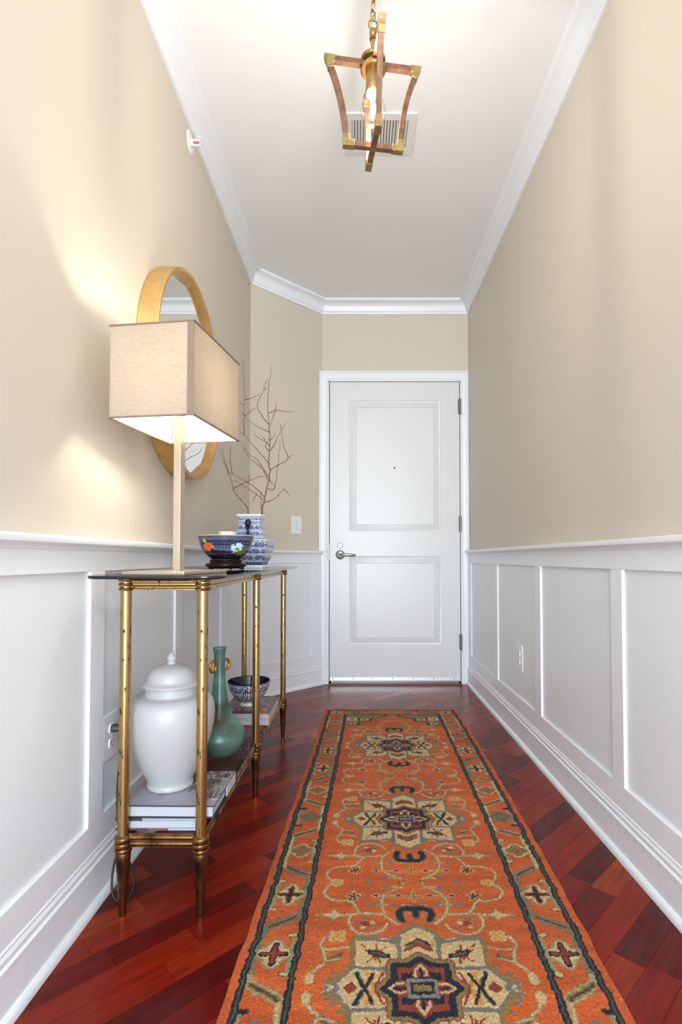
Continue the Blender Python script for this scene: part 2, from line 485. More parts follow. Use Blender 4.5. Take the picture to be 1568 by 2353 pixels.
for i, s0, s1 in ((0, None, None), (1, None, ang_end), (3, rs0, None)):
    drp = {0: 0.008, 1: 0.005, 3: 0.002}[i]
    o = strip(i, [(t_, z_ - drp) for t_, z_ in rail], s0, s1).build('trim_%d' % tn, M['white'], smooth=35); tn += 1
    tag(o, 'white chair rail capping the wainscot, %s' % NM[i], 'moulding', kind='structure')
    bb = strip(i, base, s0, s1).build('baseboard_' + SIDES[i], M['white'], smooth=30)
    tag(bb, 'tall white baseboard with moulded cap, %s' % NM[i], 'baseboard', kind='structure')
    strip(i, shoe, s0, s1).build('shoe_moulding', M['white'], bb, smooth=30)
# wainscot boards: rails, stiles, recessed panels (all parts of their wall)
PT, PB, TH = 0.842, 0.209, 0.011
def wains(i, panels, s_lo, s_hi):
    w = walls[i]
    wbox(MB(), i, s_lo, s_hi, PT, 0.904, 0, TH).build('top_rail', M['white'], w, bevel=0.001)
    wbox(MB(), i, s_lo, s_hi, 0.12, PB, 0, TH).build('bottom_rail', M['white'], w, bevel=0.001)
    edges = [s_lo] + [e for p in panels for e in p] + [s_hi]
    for k in range(0, len(edges), 2):
        if edges[k+1] - edges[k] > 0.004:
            wbox(MB(), i, edges[k], edges[k+1], PB, PT, 0, TH).build('stile', M['white'], w, bevel=0.001)
    for (a, b) in panels:
        wbox(MB(), i, a, b, PB, PT, 0, 0.002).build('panel', M['panel'], w)
Yl = lambda y: y - YB
wains(0, [(Yl(-1.25), Yl(-0.62)), (Yl(-0.55), Yl(0.03)), (Yl(0.10), Yl(0.64)), (Yl(0.712), Yl(1.337)), (Yl(1.410), Yl(1.963)), (Yl(2.036), Yl(2.618)), (Yl(2.692), Yl(3.258))], 0, Yl(3.33))
wains(1, [(0.085, 0.505)], 0.004, ang_end)
Yr = lambda y: YE - y
wains(3, [(Yr(3.658), Yr(3.044)), (Yr(2.969), Yr(2.348)), (Yr(2.271), Yr(1.639)), (Yr(1.569), Yr(0.94)), (Yr(0.868), Yr(0.24)), (Yr(0.168), Yr(-0.46)), (Yr(-0.53), Yr(-1.2))], rs0, seglen(3))

# ------------------------------------------------------------------ front door
DX0, DX1, DZ0, DZ1, DY = -0.1955, 0.7185, 0.022, 2.120, 3.750
PAN = [(-0.058, 0.585, 1.064, 1.987), (-0.058, 0.588, 0.274, 0.890)]
xs = [DX0, PAN[0][0], PAN[0][1], DX1]; zs = [DZ0, PAN[1][2], PAN[1][3], PAN[0][2], PAN[0][3], DZ1]
mb = MB()
for a in range(3):
    for b in range(5):
        if a == 1 and b in (1, 3): continue
        mb.add([(xs[a], DY, zs[b]), (xs[a+1], DY, zs[b]), (xs[a+1], DY, zs[b+1]), (xs[a], DY, zs[b+1])], [(0, 1, 2, 3)])
mb.box(DX0, DX1, DY+0.012, DY+0.044, DZ0, DZ1)
mb.add([(DX0,DY,DZ0),(DX1,DY,DZ0),(DX1,DY,DZ1),(DX0,DY,DZ1),(DX0,DY+0.012,DZ0),(DX1,DY+0.012,DZ0),(DX1,DY+0.012,DZ1),(DX0,DY+0.012,DZ1)],
       [(0,1,5,4),(1,2,6,5),(2,3,7,6),(3,0,4,7)])
me = bpy.data.meshes.new('door_1'); me.from_pydata(mb.v, [], mb.f)
door = tag(link('door_1', me, M['door']), 'white two-panel front door with lever handle and peephole', 'door', kind='structure')
for (x0, x1, z0, z1) in PAN:
    mb = MB()
    prof = [(0, 0), (0.003, 0.0045), (0.010, 0.0062), (0.016, 0.0045), (0.044, -0.0005), (0.048, -0.0015), (0.050, 0.0028), (0.053, 0.0028)]
    rings = [[(x0+d, DY+y, z0+d), (x1-d, DY+y, z0+d), (x1-d, DY+y, z1-d), (x0+d, DY+y, z1-d)] for d, y in prof]
    mb.loft(rings, cap=False); n = len(mb.v)
    mb.f.append((n-4, n-3, n-2, n-1))
    mb.build('door_panel', M['door'], door, smooth=20)
# lever set
mb = MB().lathe([(0.0, -0.012), (0.024, -0.012), (0.030, -0.008), (0.033, 0.0)], 40, (-0.1215, DY, 0.900), 'y')
hn = mb.build('handle_rose', M['nickel'], door, smooth=40)
path = [(-0.1215, DY-0.004, 0.900), (-0.1215, DY-0.040, 0.900), (-0.1195, DY-0.052, 0.900), (-0.108, DY-0.057, 0.8995), (-0.08, DY-0.058, 0.899), (-0.05, DY-0.057, 0.8975), (-0.025, DY-0.054, 0.8965), (-0.014, DY-0.050, 0.896)]
MB().tube(path, [0.011, 0.011, 0.0112, 0.0112, 0.0105, 0.0095, 0.0085, 0.006], 14).build('lever', M['nickel'], hn, smooth=50)
mb = MB().lathe([(0.0, -0.010), (0.015, -0.010), (0.0185, -0.006), (0.020, 0.0)], 32, (-0.1215, DY, 0.9635), 'y')
db = mb.build('deadbolt', M['nickel'], door, smooth=40)
MB().box(-0.1245, -0.1185, DY-0.020, DY-0.009, 0.9535, 0.9735).build('thumb_turn', M['steel'], db, bevel=0.0015)
mb = MB().lathe([(0.0, -0.001), (0.004, -0.001), (0.0045, -0.003), (0.0065, -0.003), (0.007, 0.0)], 24, (0.2602, DY, 1.512), 'y')
MB_ = mb.build('peephole', M['steel'], door, smooth=40)
MB().lathe([(0.0, -0.0015), (0.0042, -0.0012)], 16, (0.2602, DY, 1.512), 'y').build('lens', M['dark'], MB_)
# bottom sweep with screws
sw = MB().box(DX0+0.004, DX1-0.003, DY-0.004, DY, 0.024, 0.050).build('door_sweep', M['aluminium'], door, bevel=0.001)
for sx in (-0.172, -0.034, 0.106, 0.246, 0.388, 0.53, 0.672):
    MB().lathe([(0.0, -0.0058), (0.003, -0.0055), (0.0042, -0.004)], 12, (sx, DY, 0.040), 'y').build('screw', M['steel'], sw, smooth=60)
MB().box(DX0+0.01, DX1-0.01, DY+0.001, DY+0.03, 0.0075, 0.022).build('bottom_seal', M['steel'], door)
MB().box(-0.205, 0.727, DY-0.022, DY+0.06, -0.002, 0.0075).build('threshold', M['threshold'], door, bevel=0.002)
# hinges
for z in (1.944, 1.116, 0.2925):
    h = MB().lathe([(0.0, -0.057), (0.004, -0.057), (0.0075, -0.054), (0.0075, 0.054), (0.004, 0.057), (0.0, 0.057)], 16, (DX1+0.0035, DY-0.0105, z)).build('hinge', M['hinge'], door, smooth=40)
    MB().box(DX1-0.010, DX1+0.012, DY-0.0022, DY-0.0002, z-0.052, z+0.052).build('leaf', M['hinge'], h)
    for dz in (-0.020, 0.0, 0.020):
        MB().lathe([(0.0079, -0.0006), (0.0079, 0.0006)], 16, (DX1+0.0035, DY-0.0105, z+dz)).build('knuckle_gap', M['steel'], h, smooth=40)
MB().box(-0.2075, -0.1965, DY-0.012, DY+0.002, 0.862, 0.975).build('strike_plate', M['steel'], door, bevel=0.001)
# jamb and casing, with a dark sheet behind painting the door gap's shade
mb = MB().box(-0.207, -0.2005, DY-0.006, YE+0.10, 0, 2.130).box(0.7235, 0.729, DY-0.006, YE+0.10, 0, 2.130).box(-0.207, 0.729, DY-0.006, YE+0.10, 2.1235, 2.130)
jamb = tag(mb.build('trim_%d' % tn, M['white']), 'white jamb lining the front door opening', 'door frame', kind='structure'); tn += 1
MB().box(-0.205, 0.727, YE+0.08, YE+0.10, 0, 2.125).build('gap_shade_sheet', M['dark'], jamb)
cas = [(0.0, 0.0), (0.0, 0.010), (0.004, 0.0135), (0.012, 0.0135), (0.016, 0.0115), (0.038, 0.0175), (0.044, 0.0175), (0.047, 0.021), (0.054, 0.021), (0.0555, 0.017), (0.0555, 0.0)]
cx0, cx1, cz1 = -0.2045, 0.7265, 2.1275
mb = MB(); A = []; B = []; Cc = []; Dd = []
for (w, t) in cas:
    y = YE - t
    A.append((cx0 - w*1.17, y, 0.0)); B.append((cx0 - w*1.17, y, cz1 + w*1.25)); Cc.append((cx1 + w*1.02, y, cz1 + w*1.25)); Dd.append((cx1 + w*1.02, y, 0.0))
mb.loft([A, B, Cc, Dd])
tag(mb.build('trim_%d' % tn, M['white'], smooth=25), 'white moulded casing framing the front door', 'door casing', kind='structure'); tn += 1

# ------------------------------------------------------------------ console table
TZ = 0.834                     # table top height
tab = thing('console_table', 'narrow gilded metal console table with smoked glass top and shelf', 'console table', (-0.471, 1.990, 0), math.radians(-0.83))
hx, hy, ch = 0.1615, 0.745, 0.030
def rrect(hx, hy, r, n=5):
    pts = []
    for (cx_, cy_, a0) in ((hx-r, hy-r, 0), (-hx+r, hy-r, 90), (-hx+r, -hy+r, 180), (hx-r, -hy+r, 270)):
        for k in range(n+1):
            a = math.radians(a0 + 90*k/n); pts.append((cx_ + r*math.cos(a), cy_ + r*math.sin(a)))
    return pts
gt = MB().prism(rrect(hx, hy, 0.045, 8), 0.8265, TZ).build('glass_top', M['smoke_glass'], tab)
# polished dark rim of the glass
mb = MB()
ro = rrect(hx+0.0004, hy+0.0004, 0.045, 8); n = len(ro)
rimp = [(0.0, 0.8262), (0.002, 0.8268), (0.0028, 0.830), (0.0022, 0.8335), (0.0, TZ+0.0002)]
rings = []
for (e, z) in rimp:
    rr = rrect(hx+e, hy+e, 0.045+e, 8); rings.append([(x, y, z) for x, y in rr])
mb.loft(rings, cap=False)
mb.build('glass_rim', M['glass_edge'], gt, smooth=60)
lx, ly = 0.0960, 0.655
def ringprof(r0, r1, z, h):
    return [(r0, z), (r1*0.93, z+h*0.12), (r1, z+h*0.5), (r1*0.93, z+h*0.88), (r0, z+h)]
shaft = MB().lathe([(0.0, 0.196), (0.0133, 0.196), (0.0133, 0.797), (0.0, 0.797)], 28).mesh('leg', 40)
cp = [(0.0, 0.7945)]
for z in (0.7945, 0.8055, 0.8165): cp += ringprof(0.0148, 0.0195, z, 0.0085)
cp += [(0.0, 0.8262)]
col_t = MB().lathe(cp, 28).mesh('collar', 40)
cp = [(0.0, 0.1535), (0.015, 0.1535)]
for z in (0.1545, 0.1680, 0.1815): cp += ringprof(0.0165, 0.0212, z, 0.0125)
cp += [(0.014, 0.1965), (0.0, 0.1965)]
col_b = MB().lathe(cp, 28).mesh('collar', 40)
foot = MB().lathe([(0.0, 0.0), (0.0078, 0.0), (0.0085, 0.003), (0.0155, 0.120), (0.0182, 0.150), (0.017, 0.1545), (0.0, 0.1545)], 28).mesh('foot', 40)
for me in (shaft, col_t): me.materials.append(M['gilt'])
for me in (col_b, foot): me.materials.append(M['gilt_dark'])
for sx in (-1, 1):
    for y in (-ly, 0.0, ly):
        lg = link('leg', shaft, None, tab); lg.location = (sx*lx, y, 0)
        for nm, me in (('collar', col_t), ('collar', col_b), ('foot', foot)): link(nm, me, None, lg)
def rods(x0, y0, x1, y1, z0, z1, m):
    """three stacked half-round bars = reeded rail"""
    mb = MB(); h = (z1-z0)
    for k in range(2):
        zc_ = z0 + h*(0.26 + 0.47*k)
        mb.tube([(x0, y0, zc_), (x1, y1, zc_)], h*0.205, 12)
    for zc_ in (z0+0.0015, z0+h*0.495, z1-0.0015):
        mb.tube([(x0, y0, zc_), (x1, y1, zc_)], h*0.085, 8)
    d = Vector((x1-x0, y1-y0)).normalized(); nn = Vector((-d.y, d.x))*0.0030
    mb.hexa([(x0-nn.x, y0-nn.y, z0), (x1-nn.x, y1-nn.y, z0), (x1+nn.x, y1+nn.y, z0), (x0+nn.x, y0+nn.y, z0),
             (x0-nn.x, y0-nn.y, z1), (x1-nn.x, y1-nn.y, z1), (x1+nn.x, y1+nn.y, z1), (x0+nn.x, y0+nn.y, z1)])
    return mb.build('rail', m, tab, smooth=40)
for (z0, z1, m) in ((0.7960, 0.8255, M['gilt']), (0.1665, 0.1985, M['gilt_dark'])):
    for y in (-ly, ly): rods(-lx+0.015, y, lx-0.015, y, z0, z1, m)
    for sx in (-1, 1):
        rods(sx*lx, -ly+0.015, sx*lx, -0.015, z0, z1, m); rods(sx*lx, 0.015, sx*lx, ly-0.015, z0, z1, m)
MB().box(-lx+0.006, lx-0.006, -ly+0.006, ly-0.006, 0.1915, 0.1985).build('glass_shelf', M['shelf_glass'], tab)
SZ = 0.1995

# ------------------------------------------------------------------ table lamp
lamp = thing('table_lamp', 'table lamp with rectangular linen shade on a square metal post', 'table lamp', (-0.484, 1.4475, TZ+0.0003), math.radians(-8.2))
MB().box(-0.0825, 0.0825, -0.135, 0.135, 0, 0.0085).build('base_plate', M['champagne'], lamp, bevel=0.0012)
MB().box(-0.010, 0.010, -0.0135, 0.0135, 0.0085, 0.418).build('post', M['champagne'], lamp, bevel=0.001)
MB().lathe([(0.0, 0.418), (0.007, 0.418), (0.007, 0.428), (0.016, 0.431), (0.018, 0.440), (0.018, 0.452), (0.0, 0.452)], 24).build('socket', M['nickel'], lamp, smooth=40)
MB().tube([(0.017, 0, 0.436), (0.024, 0, 0.438), (0.027, 0, 0.446), (0.040, -0.004, 0.448)], 0.0022, 8).build('switch_arm', M['nickel'], lamp, smooth=60)
MB().tube([(-0.014, -0.006, 0.432), (-0.016, -0.006, 0.40), (-0.021, -0.006, 0.36)], 0.0012, 6).build('pull_chain', M['nickel'], lamp, smooth=60)
MB().lathe([(0.0, 0.452), (0.013, 0.452), (0.015, 0.468), (0.029, 0.500), (0.031, 0.518), (0.024, 0.540), (0.010, 0.551), (0.0, 0.552)], 24).build('bulb', M['bulb_lit'], lamp, smooth=60)
SX, SY, S0, S1, ST = 0.110, 0.150, 0.3875, 0.6195, 0.0012
mb = MB()
rings = [[(-SX,-SY,S0),(SX,-SY,S0),(SX,SY,S0),(-SX,SY,S0)], [(-SX,-SY,S1),(SX,-SY,S1),(SX,SY,S1),(-SX,SY,S1)]]
mb.loft(rings, cap=False)
sh = mb.build('shade', M['linen'], lamp)
li0 = MB(); q = 0.0016
li0.loft([[(-SX+q,-SY+q,z_),(SX-q,-SY+q,z_),(SX-q,SY-q,z_),(-SX+q,SY-q,z_)] for z_ in (S0, S1)], cap=False)
li0.build('liner', M['liner'], sh)
t = 0.0022
for (xa, xb, ya, yb) in ((-SX-t, SX+t, -SY-t, -SY+t), (-SX-t, SX+t, SY-t, SY+t), (-SX-t, -SX+t, -SY, SY), (SX-t, SX+t, -SY, SY)):
    for (za, zb) in ((S0-0.0006, S0+0.0028), (S1-0.0028, S1+0.0006)):
        MB().box(xa, xb, ya, yb, za, zb).build('hem', M['linen_band'], sh)
# corner overlap seams
MB().box(SX-0.0165, SX+0.0008, -SY-0.0010, -SY-0.0004, S0+0.004, S1-0.004).build('seam', M['linen_band'], sh)
MB().box(-SX-0.0008, -SX+0.0165, SY+0.0004, SY+0.0010, S0+0.004, S1-0.004).build('seam', M['linen_band'], sh)
# spider holding the shade
for a in ((-SX, 0), (SX, 0), (0, -SY), (0, SY)):
    MB().tube([(0, 0, 0.560), (a[0]*0.5, a[1]*0.5, 0.566), (a[0], a[1], 0.600)], 0.0014, 6).build('spider_wire', M['nickel'], lamp, smooth=60)
MB().tube([(0.014, 0, 0.44), (0.034, 0, 0.50), (0.026, 0, 0.545), (0, 0, 0.560), (-0.026, 0, 0.545), (-0.034, 0, 0.50), (-0.014, 0, 0.44)], 0.0013, 6).build('harp', M['nickel'], lamp, smooth=60)
li = bpy.data.lights.new('lamp_bulb_light', 'POINT'); li.energy = LAMP_W; li.color = WARM2; li.shadow_soft_size = 0.034
lo = bpy.data.objects.new('lamp_bulb_light', li); COL.objects.link(lo); lo.parent = lamp; lo.location = (0, 0, 0.512)
# cord and plug (modelled in world space, given back to the lamp)
LI = Matrix.Translation(lamp.location) @ Matrix.Rotation(math.radians(-8.2), 4, 'Z')
LI = LI.inverted()
def smooth_path(pts, n=8):
    out = []
    Pn = [Vector(p) for p in pts]
    for i in range(len(Pn)-1):
        p0 = Pn[max(i-1, 0)]; p1 = Pn[i]; p2 = Pn[i+1]; p3 = Pn[min(i+2, len(Pn)-1)]
        for k in range(n):
            t = k/n
            out.append(0.5*((2*p1) + (p2-p0)*t + (2*p0-5*p1+4*p2-p3)*t*t + (3*p1-p0-3*p2+p3)*t**3))
    out.append(Pn[-1]); return out
cpath = [(-0.553, 1.552, 0.8395), (-0.59, 1.540, 0.8375), (-0.622, 1.52, 0.8385), (-0.6435, 1.500, 0.828), (-0.646, 1.48, 0.79), (-0.625, 1.45, 0.75), (-0.604, 1.43, 0.70), (-0.612, 1.43, 0.66), (-0.628, 1.44, 0.58), (-0.636, 1.45, 0.47), (-0.628, 1.43, 0.36), (-0.630, 1.42, 0.25), (-0.612, 1.40, 0.15), (-0.590, 1.40, 0.10), (-0.574, 1.398, 0.045), (-0.585, 1.388, 0.008),
         (-0.606, 1.385, 0.0035), (-0.6275, 1.392, 0.02), (-0.634, 1.41, 0.07), (-0.630, 1.44, 0.13), (-0.628, 1.455, 0.22), (-0.628, 1.46, 0.31), (-0.62, 1.463, 0.385), (-0.624, 1.463, 0.411), (-0.638, 1.463, 0.4155)]
MB().tube([LI @ p for p in smooth_path(cpath)], 0.0028, 8).build('power_cord', M['blackp'], lamp, smooth=60)
pm = MB()
for (x, r) in (): pass
pl = [(-0.6655, 0.0125), (-0.652, 0.0125), (-0.647, 0.010), (-0.640, 0.0075), (-0.632, 0.0055)]
rings = []
for (x, r) in pl:
    rings.append([LI @ Vector((x, 1.463 + r*math.cos(2*math.pi*k/16), 0.4155 + r*0.85*math.sin(2*math.pi*k/16))) for k in range(16)])
pm.loft(rings)
pm.build('plug', M['plugp'], lamp, smooth=40)

# ------------------------------------------------------------------ round mirror
mir = thing('wall_mirror', 'round mirror in a deep gilded wooden frame on the left wall', 'mirror', (XL, 1.983, 1.545))
R = 0.3735; DEP = 0.066
fr = MB().lathe([(R-0.006, 0.0005), (R, 0.002), (R, DEP-0.002), (R-0.002, DEP), (R-0.013, DEP), (R-0.0155, DEP-0.003), (R-0.019, DEP-0.022), (R-0.019, 0.0005)], 128, (0,0,0), 'x')
fr.f = [f for f in fr.f if len(f) == 4]
nn = len(fr.v)//8
for k in range(nn):
    k2 = (k+1) % nn; fr.f.append((7*nn+k, 7*nn+k2, k2, k))
frame = fr.build('frame', M['mframe'], mir, smooth=30)
li_ = MB().lathe([(R-0.0188, DEP-0.024), (R-0.0150, DEP-0.003)], 128, (0,0,0), 'x'); li_.f = [f for f in li_.f if len(f) == 4]
li_.build('inner_lip', M['mframe_in'], frame, smooth=60)
r0 = R-0.019
mg = MB().lathe([(0.0, DEP-0.022), (r0-0.026, DEP-0.022)], 128, (0,0,0), 'x'); mg.f = [f for f in mg.f if len(f) == 4]
mg.build('mirror_glass', M['mirror'], mir)
bv = MB().lathe([(r0-0.026, DEP-0.022), (r0, DEP-0.0262)], 128, (0,0,0), 'x'); bv.f = [f for f in bv.f if len(f) == 4]
bv.build('bevelled_edge', M['mirror'], mir, smooth=60)

# ------------------------------------------------------------------ pendant lantern
PX, PY, PZ = 0.046, 1.545, 2.087
pend = thing('pendant_lantern', 'open brass and bronze lantern pendant hanging on a chain from the ceiling', 'pendant light', (PX, PY, PZ), math.radians(8.5))
RT, RB, HT, SQ = 0.136, 0.080, 0.246, 0.0078
def sqpath(pts, s, nrm):
    """square bar swept along pts; nrm = plane normal of the bar's plane"""
    mb = MB(); rings = []; nrm = Vector(nrm)
    for i in range(len(pts)):
        t = Vector(pts[min(i+1, len(pts)-1)]) - Vector(pts[max(i-1, 0)]); t.normalize()
        b = t.cross(nrm).normalized()
        p = Vector(pts[i]); rings.append([p + nrm*s + b*s, p - nrm*s + b*s, p - nrm*s - b*s, p + nrm*s - b*s])
    return mb.loft(rings)
for k in range(4):
    a = k*math.pi/2; d = Vector((math.cos(a), math.sin(a), 0)); nrm = (-math.sin(a), math.cos(a), 0)
    pts = []
    for j in range(15):
        q = j/14
        r = (1-q)**2*RT + 2*q*(1-q)*0.086 + q*q*RB
        z = (1-q)**2*HT + 2*q*(1-q)*(0.135) + q*q*0.0
        pts.append(d*r + Vector((0, 0, z)))
    sqpath(pts, SQ, nrm).build('side_arm', M['bronze_bar'], pend, smooth=25)
    sqpath([d*0.028 + Vector((0,0,HT)), d*(RT-0.004) + Vector((0,0,HT))], SQ, nrm).build('top_bar', M['bronze_bar'], pend)
    sqpath([d*(-0.0 if k % 2 == 0 else SQ) + Vector((0,0,0)), d*(RB-0.004)], SQ, nrm).build('bottom_bar', M['bronze_bar'], pend)
    # brass elbows
    c = SQ + 0.0018
    t0 = (pts[1]-pts[0]).normalized(); p1 = pts[0] + t0*0.030
    b0 = t0.cross(Vector(nrm)).normalized(); N3 = Vector(nrm)*c
    sgn = 1 if b0.dot(d) > 0 else -1
    out1 = p1 + b0*sgn*c; in1 = p1 - b0*sgn*c
    zt, zb = HT+c, HT-c
    xo = RT + 0.010
    poly = [d*(RT-0.022)+Vector((0,0,zb)), d*(RT-0.022)+Vector((0,0,zt)), d*xo+Vector((0,0,zt)), out1, in1, d*(RT-0.017)+Vector((0,0,zb))]
    eb = MB(); A = [p + N3 for p in poly]; B = [p - N3 for p in poly]; eb.loft([A, B]).build('elbow', M['brass'], pend, bevel=0.0008)
    poly = [d*(RB-0.024)+Vector((0,0,-c)), d*(RB+c+0.0006)+Vector((0,0,-c)), d*(RB+c+0.0012)+Vector((0,0,0.026)), d*(RB-c+0.002)+Vector((0,0,0.026)), d*(RB-c)+Vector((0,0,c)), d*(RB-0.024)+Vector((0,0,c))]
    eb = MB(); A = [p + N3 for p in poly]; B = [p - N3 for p in poly]; eb.loft([A, B]).build('elbow', M['brass'], pend, bevel=0.0008)
MB().lathe([(0.0, HT-0.020), (0.034, HT-0.020), (0.0375, HT-0.017), (0.0375, HT-0.011), (0.034, HT-0.008), (0.024, HT-0.007), (0.024, HT+0.008), (0.034, HT+0.010), (0.0365, HT+0.013), (0.0365, HT+0.018), (0.030, HT+0.022), (0.012, HT+0.026), (0.0, HT+0.026)], 48).build('hub', M['brass'], pend, smooth=35)
MB().lathe([(0.0, 0.162), (0.020, 0.162), (0.0215, 0.165), (0.0215, HT-0.020), (0.0, HT-0.020)], 36).build('socket', M['brass'], pend, smooth=35)
MB().lathe([(0.0, 0.156), (0.015, 0.157), (0.0165, 0.1625), (0.0, 0.163)], 24).build('lit_element', M['glow'], pend, smooth=60)
bp = [(0.0165, 0.162), (0.018, 0.155), (0.026, 0.142), (0.034, 0.126), (0.0385, 0.108), (0.0375, 0.092), (0.031, 0.078), (0.019, 0.069), (0.008, 0.0665), (0.0, 0.066)]
bl = MB().lathe(bp, 40); bl.f = [f for f in bl.f if len(f) == 4]
bl.build('bulb', M['bulb_glass'], pend, smooth=80)
MB().lathe([(0.0, HT+0.024), (0.0068, HT+0.024), (0.0068, HT+0.080), (0.0, HT+0.080)], 20).build('stem', M['brass'], pend, smooth=40)
MB().lathe([(0.0, HT+0.078), (0.010, HT+0.078), (0.0105, HT+0.083), (0.008, HT+0.087), (0.011, HT+0.092), (0.011, HT+0.103), (0.006, HT+0.110), (0.0, HT+0.110)], 24).build('loop_cap', M['brass'], pend, smooth=40)
lp = [(0.013*math.cos(a), 0, HT+0.124 + 0.015*math.sin(a)) for a in [2*math.pi*k/24 for k in range(24)]]
MB().tube(lp, 0.0026, 8, closed=True).build('loop', M['brass'], pend, smooth=60)
ztop = ZC - PZ
z = HT + 0.124 + 0.011
k = 0
lk = None
while z + 0.026 < ztop - 0.045:
    pts = []
    for j in range(20):
        a = 2*math.pi*j/20
        pts.append((0.0078*math.cos(a), 0, 0.0165*math.sin(a)))
    if lk is None:
        lk = MB().tube(pts, 0.0018, 8, closed=True).mesh('chain_link', 60); lk.materials.append(M['brass'])
    o = link('chain_link', lk, None, pend); o.location = (0, 0, z + 0.0165); o.rotation_euler = (0, 0, math.pi/2*(k % 2) + 0.5)
    z += 0.0285; k += 1
MB().lathe([(0.0, ztop-0.050), (0.006, ztop-0.050), (0.008, ztop-0.030), (0.040, ztop-0.026), (0.062, ztop-0.012), (0.064, ztop), (0.0, ztop)], 48).build('canopy', M['brass'], pend, smooth=35)
wp_ = [(0.004, 0.003, HT+0.10)]
for j in range(1, 12):
    wp_.append((0.007*math.cos(j*2.1), 0.007*math.sin(j*2.1), HT+0.10 + (ztop-0.045-HT-0.10)*j/11))
MB().tube(smooth_path(wp_, 5), 0.0016, 6).build('cord', M['ringgold'], pend, smooth=60)
li = bpy.data.lights.new('pendant_light', 'POINT'); li.energy = PENDANT_W; li.color = WARM; li.shadow_soft_size = 0.016
lo = bpy.data.objects.new('pendant_light', li); COL.objects.link(lo); lo.parent = pend; lo.location = (0, 0, 0.112)

# ------------------------------------------------------------------ ceiling vent
vent = thing('ceiling_vent', 'white louvred air vent in the ceiling behind the pendant lantern', 'vent', (0.094, 2.247, ZC))
hxv, hyv = 0.150, 0.110
ix, iy = 0.118, 0.078
mb = MB()
for (a, b, c, d) in ((-hxv, hxv, -hyv, -iy), (-hxv, hxv, iy, hyv), (-hxv, -ix, -iy, iy), (ix, hxv, -iy, iy)):
    mb.box(a, b, c, d, -0.006, 0.0)
mb.build('frame', M['vent'], vent)
MB().box(-ix, ix, -iy, iy, -0.0012, 0.0).build('duct', M['duct'], vent)
sl = None
ns = 19
for k in range(ns):
    if sl is None:
        s_ = MB().hexa([(-0.0046,-iy,-0.0055),(-0.0036,-iy,-0.0062),(-0.0036,iy,-0.0062),(-0.0046,iy,-0.0055),(0.0024,-iy,-0.0016),(0.0036,-iy,-0.0022),(0.0036,iy,-0.0022),(0.0024,iy,-0.0016)])
        sl = s_.mesh('slat'); sl.materials.append(M['vent'])
    o = link('slat', sl, None, vent); o.location = (-ix + (k+0.5)*2*ix/ns, 0, 0)
MB().box(-0.004, 0.004, -iy, iy, -0.0068, -0.001).build('divider', M['vent'], vent)
for sx in (-1, 1):
    MB().lathe([(0.0, -0.0075), (0.0028, -0.0072), (0.004, -0.006)], 12, (sx*0.136, 0, 0)).build('screw', M['plate'], vent, smooth=60)

# ------------------------------------------------------------------ sidewall sprinkler under the crown
sp = thing('fire_sprinkler', 'small white sidewall fire sprinkler with red bulb below the crown moulding', 'sprinkler', (XL, 2.112, 2.549))
MB().lathe([(0.017, 0.0005), (0.017, 0.006), (0.030, 0.006), (0.043, 0.0025), (0.044, 0.0005)], 48, (0,0,0), 'x').build('escutcheon', M['plate'], sp, smooth=35)
MB().lathe([(0.0, 0.0005), (0.015, 0.0005), (0.015, 0.010), (0.012, 0.014), (0.0, 0.014)], 24, (0,0,0), 'x').build('body', M['plate'], sp, smooth=35)
for s_ in (-1, 1):
    MB().tube([(0.012, 0, s_*0.010), (0.022, 0, s_*0.0125), (0.036, 0, s_*0.009), (0.042, 0, s_*0.003)], 0.0028, 8).build('yoke_arm', M['plate'], sp, smooth=60)
MB().lathe([(0.0, 0.014), (0.0022, 0.015), (0.0024, 0.036), (0.0, 0.038)], 12, (0,0,0), 'x').build('glass_bulb', M['redglass'], sp, smooth=60)
MB().box(0.042, 0.0435, -0.013, 0.013, -0.008, 0.012).build('deflector', M['plate'], sp)
MB().box(0.030, 0.052, -0.012, 0.012, 0.014, 0.0155).build('hood', M['plate'], sp)

# ------------------------------------------------------------------ switch and outlets
def wall_root(name, label, cat, i, s, z, t):
    a = wp(i, s, t, z)
    return thing(name, label, cat, a, math.atan2(WN[i].x, -WN[i].y))
# local frame: x along the wall, -y out of the wall, z up
swt = wall_root('light_switch', 'white toggle light switch plate on the slanted wall beside the door', 'light switch', 1, 0.369, 1.098, 0)
MB().box(-0.0435, 0.0435, -0.006, 0, -0.060, 0.060).build('plate', M['plate'], swt, bevel=0.003, seg=3)
MB().box(-0.006, 0.006, -0.0068, -0.005, -0.013, 0.013).build('toggle_bezel', M['vent'], swt)
MB().hexa([(-0.004,-0.018,0.004),(0.004,-0.018,0.004),(0.005,-0.006,-0.008),(-0.005,-0.006,-0.008),(-0.004,-0.020,0.010),(0.004,-0.020,0.010),(0.005,-0.006,0.004),(-0.005,-0.006,0.004)]).build('toggle', M['plate'], swt)
for z in (-0.030, 0.030):
    MB().lathe([(0.0, -0.0072), (0.0026, -0.007), (0.003, -0.006)], 10, (0, 0, z), 'y').build('screw', M['steel'], swt, smooth=60)
